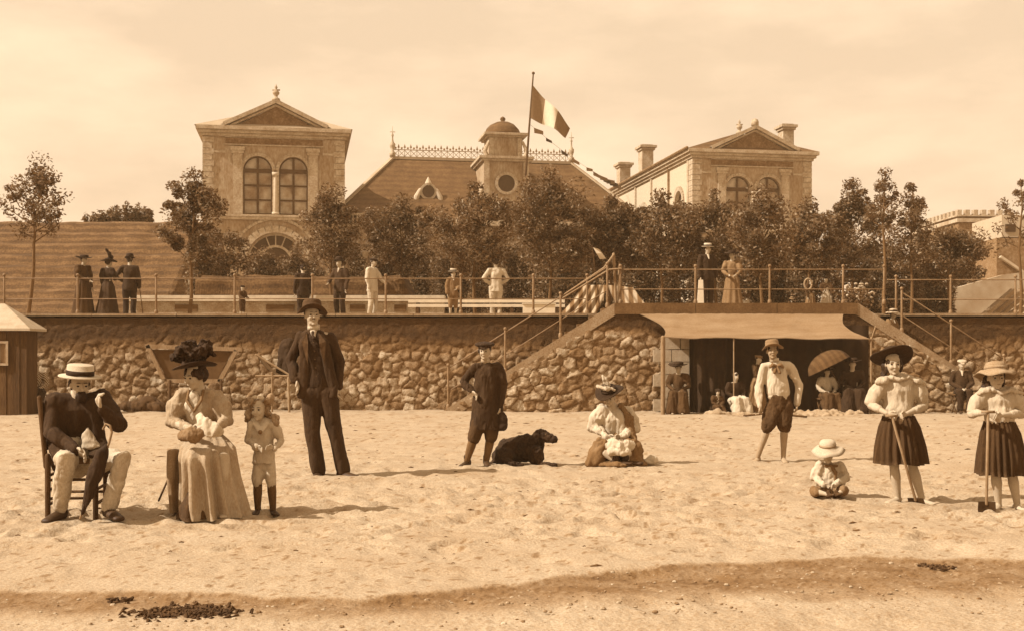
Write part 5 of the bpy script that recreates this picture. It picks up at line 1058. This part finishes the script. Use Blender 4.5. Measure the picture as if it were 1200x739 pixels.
# 8 -- boy in white shirt
f = Fig('smiling boy in a white shirt, straw hat and dark shorts standing barefoot', 904, 539, .84, skin=SKIND)
f.set(head=(905, 409, 0), neck=(908, 423, .03), chest=(910, 437, .03), waist=(912, 458, .02), pelvis=(913, 470, .02), shL=(896, 427, .02), shR=(926, 427, .03), elL=(889, 452, .04), wrL=(890, 474, -.03), elR=(936, 449, .06), wrR=(934, 471, .02),
      hpL=(907, 473, .02), hpR=(921, 473, .02), knL=(900, 497, -.03), knR=(919, 497, .0), anL=(888, 533, .04), anR=(918, 533, .05), toL=(882, 541, -.06), toR=(921, 540, -.1))
f.body(.2, face=(-.1, -.97, .05), hands={'L': dict(dir=(.05, -.2, -1), side=(0, -1, -.1), curl=.8), 'R': dict(dir=(-.1, -.1, -1), side=(0, -1, 0), curl=.7)})
J = f.J; k = f.k; f.hair(HAIRD); f.hat('felt', mat('dull_straw', .20, var=.15), BAND, tilt=(.06, .08), sc=.95)
f.melt('shirt', SHIRT, f.torso(hem=[(J['waist'] + V((0, 0, -.035)), (.142, .105))], rad=[(.11, .085), (.145, .105), (.135, .1), (.115, .08), (.05, .05)]) + [f.sleeve('L', (.058, .066, .064, .062, .042)), f.sleeve('R', (.058, .066, .064, .062, .042))], (.018, 12, (1, 1, .4)))
f.melt('shorts', CHAR, [f.leg('L', (.115, .118, .108, .1, .1), .02), f.leg('R', (.115, .118, .108, .1, .1), .02), ([J['pelvis'] + V((0, 0, -.04)), J['pelvis'] + V((0, 0, .08))], [(.145, .11), (.135, .1)], dict(ref=(1, 0, 0)))], (.016, 13))
m = MB()
for s_ in (-1, 1): m.tube([J['neck'] + V((0, -.09, -.035)), J['neck'] + V((s_ * .05, -.10, -.02)), J['neck'] + V((s_ * .075, -.095, -.05))], [.014, .028, .016], 8); m.tube([J['neck'] + V((0, -.09, -.035)), J['neck'] + V((s_ * .03, -.12, -.11))], [.012, .02], 8)
m.build('neckerchief', MIDC, f.root, True); f.collar(SHIRT, 1.05)

# 9 -- toddler
f = Fig('toddler in a wide brimmed straw hat and white smock sitting on the sand', 971, 581, .46)
f.set(head=(970, 529, -.02), neck=(972, 540, .03), chest=(972, 550, .04), waist=(972, 563, .05), pelvis=(971, 572, .06), shL=(960, 543, .02), shR=(984, 543, .03), elL=(954, 557, .02), wrL=(964, 565, -.1), elR=(990, 557, .02), wrR=(979, 566, -.1),
      hpL=(966, 574, .03), hpR=(978, 574, .03), knL=(954, 573, -.14), knR=(990, 572, -.13), anL=(971, 577, -.22), anR=(980, 577, -.2), toL=(977, 577, -.30), toR=(986, 576, -.27))
f.body(.165, face=(-.1, -.95, -.15), hands={'L': dict(dir=(.8, -.4, -.2), side=(0, -.3, .9)), 'R': dict(dir=(-.8, -.4, -.2), side=(0, -.3, .9), flip=-1)})
J = f.J; f.hair(HAIRM); f.hat('wide', STRAW, mat('pale_ribbon', .3), tilt=(-.04, .06), sc=.98, lift=.33)
f.melt('smock', SHIRT, f.torso(hem=[(J['pelvis'] + V((0, -.02, -.01)), (.125, .11))], rad=[(.12, .105), (.105, .09), (.098, .08), (.085, .065), (.036, .036)]) + [f.sleeve('L', (.09, .105, .1, .085, .06)), f.sleeve('R', (.09, .105, .1, .085, .06))], (.016, 18), vox=.007)
f.melt('breeches', MIDC, [f.leg('L', (.12, .115, .10, .09, .075), .3), f.leg('R', (.12, .115, .10, .09, .075), .3), ([J['pelvis'], J['pelvis'] + V((0, -.04, .0))], [.085, .08])], (.012, 16), vox=.008)
f.melt('neck_bow', MIDC, [([J['neck'] + V((0, -.05, -.02)), J['chest'] + V((.03, -.09, -.0)), J['waist'] + V((.02, -.1, .0))], [.018, .02, .008]), ([J['neck'] + V((-.05, -.05, -.02)), J['neck'] + V((.05, -.05, -.02))], [.014, .014])], None, vox=.006); f.shoes(CHAR)

# 10, 11 -- two girls with spades
def spade_girl(label, px, py, k, J_, hh, face, hat, skirtr, spade, sl, skin=None):
    f = Fig(label, px, py, k, skin=skin or SKIN); f.set(**J_); J = f.J
    f.body(hh, face=face, hands={'L': dict(dir=(.75, -.45, -.35), side=(.3, -.2, .85), curl=.8), 'R': dict(dir=(-.8, -.4, -.2), side=(0, -.3, .9), curl=.8, flip=-1)})
    f.hair(HAIRD, extra=[((.3, -.2, -.2), (.16, .22, .3)), ((-.28, -.2, -.2), (.12, .22, .26)), ((.35, -.22, -.5), (.15, .16, .22))], wr=(.022, 24))
    hat(f)
    f.melt('blouse', CREAM, f.torso(rad=[(.11 * sl, .095), (.105 * sl, .09), (.128 * sl, .1), (.112 * sl, .075), (.046, .046)]) + [f.sleeve('L', (.066, .088, .066, .05, .042), .12), f.sleeve('R', (.066, .088, .066, .05, .042), .12), ([J['waist'] + V((0, -.005, -.01)), J['waist'] + V((0, -.01, .05))], [(.118 * sl, .1), (.125 * sl, .105)], dict(ref=(1, 0, 0)))], (.016, 14, (1, 1, .3)), vox=.008)
    for s_ in 'LR': f.melt('sleeve_cuff', CREAM, [([lerp(J['el' + s_], J['wr' + s_], .05), lerp(J['el' + s_], J['wr' + s_], .55)], [.044 * k / .8, .036 * k / .8])], (.008, 16), vox=.008)
    f.melt('bow_collar', CREAM, [([J['neck'] + V((s_ * .05, -.02, .0)), J['shL' if s_ < 0 else 'shR'] + V((s_ * -.01, -.05, .02)), J['shL' if s_ < 0 else 'shR'] + V((s_ * .05, -.04, .0))], [.022, .032, .022]) for s_ in (-1, 1)] + [([J['neck'] + V((-.06, -.06, -.01)), J['neck'] + V((0, -.08, -.03)), J['neck'] + V((.07, -.06, -.01))], [.022, .018, .028])], (.016, 18), vox=.007)
    f.skirt(skirtr(f), SKIRTD)
    t = spade(f); sp = empty('spade', f.root.location, t[0], 'spade', 'children\'s beach spades'); a, b = t[1], t[2]
    m = MB(); m.tube([a, b], [.011, .012], 8); m.bar(a + V((-.05, 0, .0)), a + V((.05, 0, .0)), .022, .022); m.build('shaft', WOODP, sp, True)
    d = (b - a).normalized(); sx_ = V((1, -.25, 0)).normalized(); c = b - d * .02; e = b + d * .11; m = MB(); pr = []
    for p, w, dp in ((c, .062, 0), (lerp(c, e, .5), .066, .012), (e, .05, .0)): pr += [p - sx_ * w + V((0, -.012, 0)), p + V((0, dp, 0)), p + sx_ * w + V((0, -.012, 0))]
    n = V((0, .008, 0)); vs = pr + [p + n for p in pr]; m.add(vs, [(0, 1, 4, 3), (1, 2, 5, 4), (3, 4, 7, 6), (4, 5, 8, 7), (9, 12, 13, 10), (10, 13, 14, 11), (12, 15, 16, 13), (13, 16, 17, 14), (0, 3, 12, 9), (3, 6, 15, 12), (2, 11, 14, 5), (5, 14, 17, 8), (0, 9, 10, 1), (1, 10, 11, 2), (6, 7, 16, 15), (7, 8, 17, 16)]); m.build('blade', mat('dark_iron', .05, rough=.5), sp)
    return f
def dark_hat(f): f.hat('flat', BLK2, BAND, tilt=(.55, .06), sc=.98, lift=.26, fwd=-.22)
spade_girl('girl in a dark upturned hat and white blouse leaning on a slanted spade', 1062, 587, .80, dict(head=(1047, 423, 0), neck=(1051, 438, .03), chest=(1053, 455, .03), waist=(1053, 482, .02), pelvis=(1055, 502, .02), shL=(1033, 445, .02), shR=(1075, 446, .02), elL=(1020, 471, .04), wrL=(1039, 481, -.13), elR=(1083, 473, .05), wrR=(1062, 482, -.13),
    hpL=(1046, 505, .02), hpR=(1066, 505, .02), knL=(1048, 545, .0), knR=(1070, 545, .0), anL=(1052, 579, .03), anR=(1080, 580, .02), toL=(1040, 586, -.1), toR=(1096, 588, -.08)), .2, (-.12, -.97, -.08), dark_hat,
    lambda f: [(f.q(1053, 484, .02), .128, .105), (f.q(1054, 497, .02), .165, .135), (f.q(1055, 520, .02), .20, .16), (f.q(1056, 540, .02), .215, .175)], lambda f: ('long spade slanting in front of the girl in the dark hat', f.q(1045, 484, -.22), f.q(1073, 583, -.18)), 1.15, SKIN)
def straw_hat(f): f.hat('wide', mat('straw_dull', .27, var=.12, fine=.15), mat('pale_ribbon', .3), tilt=(.2, -.02), sc=.95, lift=.26, fwd=-.08)
spade_girl('smiling girl in a wide straw hat at the right edge holding an upright spade', 1178, 596, .76, dict(head=(1167, 440, 0), neck=(1169, 453, .03), chest=(1170, 467, .03), waist=(1171, 490, .02), pelvis=(1172, 508, .02), shL=(1153, 458, .02), shR=(1188, 458, .02), elL=(1138, 482, .02), wrL=(1156, 481, -.15), elR=(1198, 482, .02), wrR=(1174, 484, -.13),
    hpL=(1164, 512, .02), hpR=(1182, 512, .02), knL=(1167, 553, .0), knR=(1186, 553, .0), anL=(1170, 587, .03), anR=(1192, 588, .03), toL=(1164, 595, -.09), toR=(1202, 596, -.08)), .195, (-.05, -.99, -.02), straw_hat,
    lambda f: [(f.q(1171, 491, .02), .118, .10), (f.q(1172, 505, .02), .15, .125), (f.q(1173, 530, .02), .175, .145), (f.q(1174, 554, .02), .19, .155)], lambda f: ('upright spade with its blade on the sand at the right edge', f.q(1158, 480, -.22), f.q(1156, 588, -.2)), 1.05)
# ------------------------------------------------------------------ people on the promenade and under the awning
ARMS = {'down': ((.25, .02, 1.10), (.24, -.05, .86)), 'lean': ((.25, -.10, 1.12), (.17, -.30, 1.02)), 'hips': ((.36, .06, 1.14), (.17, -.10, 1.02)), 'behind': ((.28, .12, 1.13), (.06, .17, .98)), 'folded': ((.24, -.06, 1.12), (-.02, -.24, 1.14)), 'lap': ((.25, -.02, .78), (.06, -.26, .66)), 'raise': ((.34, -.06, 1.36), (.22, -.22, 1.62))}
def passer(label, px, top, H, rz=0, jacket=BLK, lower=BLK, dress=False, hat=None, arms=('down', 'down'), z0=ZT, d=None, seated=False, group='people on the promenade', skin=SKIN, child=False, hairm=HAIRD, band=BAND, hatm=None, zseat=.42, big=False, apron=None):
    k = H / 1.78; 
    if d is None: d = F * (z0 + H - CH) / (HZ - top)
    f = Fig(label, px, 0, k * (1.0 if not child else 1.12), d=d, z0=z0, group=group, fine=False, skin=skin, loc=(rx(px, d), d, z0 - .012), rz=R(rz)); P = lambda x, y, z: V((x, y, z)) * k
    lift = (zseat / k - .42 - .46) if seated else 0
    up = lambda v: v + P(0, 0, lift) if seated else v
    J = f.J
    J.update(head=up(P(0, -.03, 1.585)), neck=up(P(0, .02, 1.43)), chest=up(P(0, .03, 1.27)), waist=up(P(0, .02, 1.06)), pelvis=up(P(0, .02, .90)), shL=up(P(-.185, .03, 1.385)), shR=up(P(.185, .03, 1.385)))
    for S_, s_, ar in (('L', -1, arms[0]), ('R', 1, arms[1])):
        e, w = ARMS[ar]
        if ar == 'lap': e = (e[0], e[1], e[2] + .36); w = (w[0], w[1], w[2] + .36)
        J['el' + S_] = up(P(e[0] * s_, e[1], e[2])); J['wr' + S_] = up(P(w[0] * s_, w[1], w[2]))
        if seated: J['hp' + S_] = P(.09 * s_, .0, zseat / k + .06); J['kn' + S_] = P(.11 * s_, -.40, zseat / k + .07); J['an' + S_] = P(.10 * s_, -.38, .09); J['to' + S_] = P(.12 * s_, -.58, .03)
        else: J['hp' + S_] = P(.095 * s_, .02, .9); J['kn' + S_] = P(.10 * s_, -.01, .48); J['an' + S_] = P(.10 * s_, .04, .09); J['to' + S_] = P(.125 * s_, -.16, .03)
    hh = .235 * k * (1.18 if child else 1.0)
    f.body(hh, face=(0, -1, -.05 if not seated else -.1)); f.hair(hairm)
    if hat in ('boater', 'bowler', 'felt', 'wide', 'flat'): ho = f.hat(hat, hatm or (STRAW if hat in ('boater', 'wide') else BLK2), band, sc=1.0 if not big else 1.15)
    if hat == 'feather':
        ho = f.hat('flat', BLK2, band, sc=1.0); HM = f.HM; f.melt('feathers', BLK2, [([HM @ P(.05, 0, .06), HM @ P(.09, -.08, .22), HM @ P(.05, -.18, .33)], [.05 * k, .06 * k, .02 * k]), ([HM @ P(-.08, .05, .06), HM @ P(0, .06, .14), HM @ P(.1, .03, .1)], [.05 * k, .07 * k, .04 * k])], (.02, 20), parent=ho, vox=.016)
    if hat == 'cap': f.cap(hatm or BLK2)
    if hat == 'scarf': f.melt('headscarf', hatm or CREAM, [('e', f.M @ V((0, -.1 * hh, .1 * hh)), [.4 * hh, .46 * hh, .46 * hh], f.M.to_3x3()), ('e', f.M @ V((0, -.2 * hh, -.4 * hh)), [.36 * hh, .3 * hh, .3 * hh], f.M.to_3x3())], (.01, 14))
    if dress:
        f.melt('bodice', jacket, f.torso(rad=[(.14 * k, .11 * k), (.115 * k, .1 * k), (.155 * k, .125 * k), (.13 * k, .1 * k), (.06 * k, .06 * k)]) + [f.sleeve('L', (.075, .09, .06, .05, .042)), f.sleeve('R', (.075, .09, .06, .05, .042))], (.02, 12))
        if seated: f.melt('skirt', lower, [([J['hpL'], J['knL'], P(-.16, -.44, .06)], [.15 * k, .13 * k, .15 * k]), ([J['hpR'], J['knR'], P(.16, -.44, .06)], [.15 * k, .13 * k, .15 * k]), ([P(0, 0, zseat / k), P(0, -.3, .15)], [(.2 * k, .16 * k), (.26 * k, .2 * k)], dict(ref=(1, 0, 0))), ([J['pelvis'], J['waist']], [(.18 * k, .15 * k), (.12 * k, .1 * k)], dict(ref=(1, 0, 0)))], (.03, 10, (1, 1, .3)))
        else: f.skirt([(P(0, .02, 1.06), .13 * k, .11 * k), (P(0, .02, .92), .19 * k, .16 * k), (P(0, .03, .5), .25 * k, .23 * k), (P(0, .05, .03), .33 * k, .32 * k)], lower, 12, .02)
        if apron: f.melt('apron', apron, [([P(0, -.14, 1.0), P(0, -.24, .5), P(0, -.29, .2)], [(.11 * k, .03 * k), (.15 * k, .04 * k), (.16 * k, .03 * k)], dict(ref=(1, 0, 0)))], (.01, 10))
    else:
        hem = [(J['pelvis'] + P(0, .0, -.14 if not seated else -.02), (.20 * k, .14 * k))]
        f.melt('jacket', jacket, f.torso(hem=hem, rad=[(.185 * k, .13 * k), (.165 * k, .12 * k), (.175 * k, .125 * k), (.15 * k, .105 * k), (.066 * k, .066 * k)]) + [f.sleeve('L', (.07, .07, .062, .057, .05)), f.sleeve('R', (.07, .07, .062, .057, .05))], (.016, 9))
        f.melt('shirt_front', SHIRT, [([J['neck'] + P(0, -.05, .01), J['chest'] + P(0, -.115, .06)], [(.04 * k, .03 * k), (.018 * k, .02 * k)], dict(ref=(1, 0, 0)))], None, vox=.012)
        to = .95 if not child else .25
        f.melt('trousers' if not child else 'breeches', lower, [f.leg('L', (.108, .095, .08, .074, .072), to), f.leg('R', (.108, .095, .08, .074, .072), to), ([J['pelvis'] + P(0, 0, -.06), J['pelvis'] + P(0, 0, .06)], [(.17 * k, .12 * k), (.165 * k, .115 * k)], dict(ref=(1, 0, 0)))], (.014, 9))
        if not z0 or True: f.shoes()
    return f
passer('woman in a dark dress and hat turned to her companions, leftmost on the promenade', 98, 296, 1.70, 60, CHAR, CHAR, True, 'flat', ('lap', 'down'))
passer('woman in a dark dress and tall feathered hat between two companions on the promenade', 127, 300, 1.62, 150, BLK2, BLK, True, 'feather', ('folded', 'down'))
passer('man in dark suit and bowler hat seen from behind with one hand on his hip', 152, 296, 1.78, 185, BLK, BLK2, False, 'bowler', ('down', 'hips'))
m = MB(); d_ = 30.6; m.tube([W(164, 340, d_), W(168, 372, d_ - .2)], .012, 6); tag(m.build('walking_cane', WOODD, None, True), 'thin cane beside the man seen from behind on the promenade', 'cane')
passer('boy in dark clothes bending low behind the railing post left of the overcoat man', 284, 333, .86, 50, CHAR, CHAR, False, 'cap', ('lean', 'lean'), child=True)
passer('man in a black overcoat standing behind the standing man\'s hat', 355, 307, 1.66, 200, BLK2, BLK2, False, 'cap', ('down', 'down'))
passer('slim man in dark suit and hat with pale face leaning by the thin tree', 398, 300, 1.70, -25, BLK, BLK2, False, 'bowler', ('lean', 'down'))
passer('man in a white jacket and pale trousers leaning on the promenade railing', 437, 299, 1.70, 60, SHIRT, TWEED, False, 'cap', ('down', 'lean'))
passer('child in a pale hat standing left of the thin pale tree stem', 531, 314, 1.25, 20, MIDC, MIDC, False, 'boater', ('down', 'lap'), child=True)
passer('man in a white shirt and pale trousers with his back to the beach', 581, 300, 1.66, 190, SHIRT, TWEED, False, 'cap', ('hips', 'hips'))
passer('man in a straw boater and black jacket standing on the raised landing', 829, 283, 1.76, 20, BLK2, BLK2, False, 'boater', ('down', 'down'), z0=ZB)
m = MB(); P_ = [W(819, 328, 30), W(824, 328, 30), W(825, 358, 29.9), W(817, 358, 29.9)]; m.add(P_ + [p + V((0, .05, 0)) for p in P_], [(0, 1, 2, 3), (7, 6, 5, 4), (0, 4, 5, 1), (1, 5, 6, 2), (2, 6, 7, 3), (3, 7, 4, 0)]); tag(m.build('white_towel', WHITE), 'long white towel hanging beside the man in the straw boater', 'towel')
passer('woman in a brown dress and broad dark hat standing on the raised landing', 858, 291, 1.68, -20, MIDC, MIDC, True, 'flat', ('lap', 'lean'), z0=ZB)
passer('child in a pale collar sitting behind the landing railing beside the woman', 874, 335, .92, 0, CHAR, CREAM, True, 'flat', ('lap', 'lap'), z0=ZB, child=True, hatm=HAIRD)
passer('child peeping over the landing edge under a dull straw hat', 928, 347, .78, 0, CHAR, CHAR, True, 'wide', ('lap', 'lap'), z0=ZB, child=True, hatm=mat('dull_straw', .2))
passer('left one of two children in dark frocks near the hoop on the landing', 950, 324, 1.15, 30, CHAR, MIDC, True, 'cap', ('down', 'raise'), z0=ZB, child=True)
passer('right one of two children in dark frocks with a white sash on the landing', 968, 322, 1.15, -30, CHAR, CREAM, True, 'cap', ('lap', 'down'), z0=ZB, child=True)
b = MB(); n = 26; c = W(947, 333, 28.9)
b.tube([c + V((.09 * math.cos(k * 6.2832 / n), 0, .13 * math.sin(k * 6.2832 / n))) for k in range(n + 1)], .022, 8, ref=(0, 1, 0), round_end=False); tag(b.build('toy_hoop', mat('pale_hoop', .28), None, True), 'small pale hoop held up behind the landing railing', 'hoop')
# person on the right stair seen by a striped hat
f = passer('person in a pale striped hat stooping on the right beach stair', 1046, 366, 1.45, 40, MIDC, MIDC, False, 'wide', ('lean', 'down'), z0=.95, d=27.7, group=None, hatm=mat('striped_straw', .5, wave=(14, .35, 'Z', .3)))
# man seated by the wall at the right
def chairlet(label, px, d, seat): 
    c = empty('folding_stool', (rx(px, d), d, 0), label, 'stool', 'low stools at the foot of the wall'); m = MB(); m.box(-.2, .2, -.18, .18, seat - .03, seat); m.build('seat', mat('dull_canvas', .10), c)
    for a in (-.18, .18):
        m = MB(); m.tube([(a, -.17, -.03), (a, .17, seat - .02)], .016, 6); m.tube([(a * .9, .17, -.03), (a * .9, -.17, seat - .02)], .016, 6); m.build('legs', WOODD, c, True)
passer('man in a dark suit and pale cap sitting by the wall between the two girls', 1127, 420, 1.66, -10, BLK, BLK2, False, 'cap', ('lap', 'lap'), z0=0, d=26.8, seated=True, group='people sitting along the wall', hatm=CREAM); chairlet('low stool under the man in the pale cap by the wall', 1127, 26.85, .42)
passer('person in a pale headscarf and striped shawl sitting between the shed and the seated man', 42, 424, 1.6, 20, STRIPEC, BLK2, True, 'scarf', ('lap', 'lap'), z0=0, d=26.9, seated=True, group='people sitting along the wall', zseat=.40); chairlet('low stool under the person in the pale headscarf by the shed', 42, 26.95, .40)
passer('person in a very broad dark hat sitting under the left end of the awning', 795, 424, 1.6, -10, CHAR, CHAR, True, 'flat', ('lap', 'lap'), z0=0, d=26.35, seated=True, group='people sitting under the awning', big=True, zseat=.38); chairlet('low stool under the person in the very broad hat', 795, 26.4, .38)
passer('small child in dark clothes crouching under the awning left of the pale apron', 841, 458, .9, 10, CHAR, CHAR, True, 'cap', ('lap', 'lap'), z0=0, d=26.0, seated=True, group='people sitting under the awning', zseat=.13, child=True)
passer('woman with a bright white skirt sitting in the dark under the awning', 862, 438, 1.45, 15, BLK2, SHIRT, True, None, ('lap', 'lap'), z0=0, d=26.25, seated=True, group='people sitting under the awning', zseat=.25)
passer('person in dark clothes standing under the awning half hidden by the boy in white', 888, 414, 1.35, 50, CHAR, MIDC, True, 'cap', ('lean', 'lean'), z0=0, d=26.3, group='people sitting under the awning', hatm=mat('dull_straw', .2))
passer('woman in a pale blouse under a tilted parasol, beside the woman in black', 969, 424, 1.5, 10, TWEED, CHAR, True, 'flat', ('lap', 'lap'), z0=0, d=26.3, seated=True, group='people sitting under the awning', zseat=.34)
chairlet('low stool under the woman with the parasol', 969, 26.35, .34)
passer('stout woman in black sitting under the right end of the awning', 999, 412, 1.72, -10, BLK2, BLK2, True, 'flat', ('lap', 'lap'), z0=0, d=26.2, seated=True, group='people sitting under the awning', zseat=.42); chairlet('low stool under the stout woman in black', 999, 26.25, .42)
# tilted parasol
pr = empty('parasol', W(978, 441, 26.15), 'dull ribbed parasol tilted over the woman in the pale blouse', 'parasol'); pr.rotation_euler = (R(-6), R(-26), 0)
m = MB(); n = 16; vs = []; fs = []
for j in range(7):
    u = j / 6
    for i in range(n): a = 2 * math.pi * i / n; r = .5 * math.sin(u * 1.35) / math.sin(1.35); sc_ = 1 - .05 * (i % 2) * u; vs.append(V((r * sc_ * math.cos(a), r * sc_ * math.sin(a), .60 - .34 * u * u)))
fs = [(j * n + i, j * n + (i + 1) % n, (j + 1) * n + (i + 1) % n, (j + 1) * n + i) for j in range(6) for i in range(n)]; k = len(vs)
m.add(vs + [v - V((0, 0, .008)) for v in vs], fs + [tuple(reversed([q + k for q in g])) for g in fs]); m.build('canopy', mat('parasol_cloth', .10, wave=(2.5, .75, 'X', 1)), pr)
m = MB(); m.tube([(0, 0, .68), (0, 0, -.25)], .011, 6); m.build('shaft', WOODD, pr, True)
# heaped sand and a pole lying in front of the awning
b = Blob()
for k, (px, s) in enumerate(((905, .35), (935, .45), (965, .4), (870, .3), (1000, .3), (840, .22))): b.ell((rx(px, 25.4), 25.4 + .1 * (k % 2), -.06), (s * 1.5, s * .9, .12 + .03 * (k % 3)))
o = b.melt('sand_heap', mat('heaped_sand', .30, var=.12, fine=.2, bump=.6, bscale=20), None, .03, 2, (.07, 9, (1, 1, 1))); tag(o, kind='structure')
m = MB(); m.tube([(rx(872, 24.6), 24.6, .03), (rx(900, 24.4), 24.3, .10), (rx(942, 24.2), 24.0, .04)], .022, 7); tag(m.build('driftwood_pole', WOODD, None, True), 'dark driftwood pole lying across the low heap of sand behind the boy in white', 'pole')
bpy.data.scenes.remove(TSC)
# ------------------------------------------------------------------ thin haze volume, added to lift the far dark tones
hm = bpy.data.materials.new('haze'); hm.use_nodes = True; hn = hm.node_tree.nodes; hn.remove(hn['Principled BSDF'])
pv = hn.new('ShaderNodeVolumePrincipled'); pv.inputs['Color'].default_value = (1, .68, .38, 1); pv.inputs['Density'].default_value = .0010; pv.inputs['Anisotropy'].default_value = .0
hm.node_tree.links.new(pv.outputs[0], hn['Material Output'].inputs['Volume'])
tag(MB().box(-950, 950, -70, 1510, -8, 26).build('haze', hm), kind='stuff')
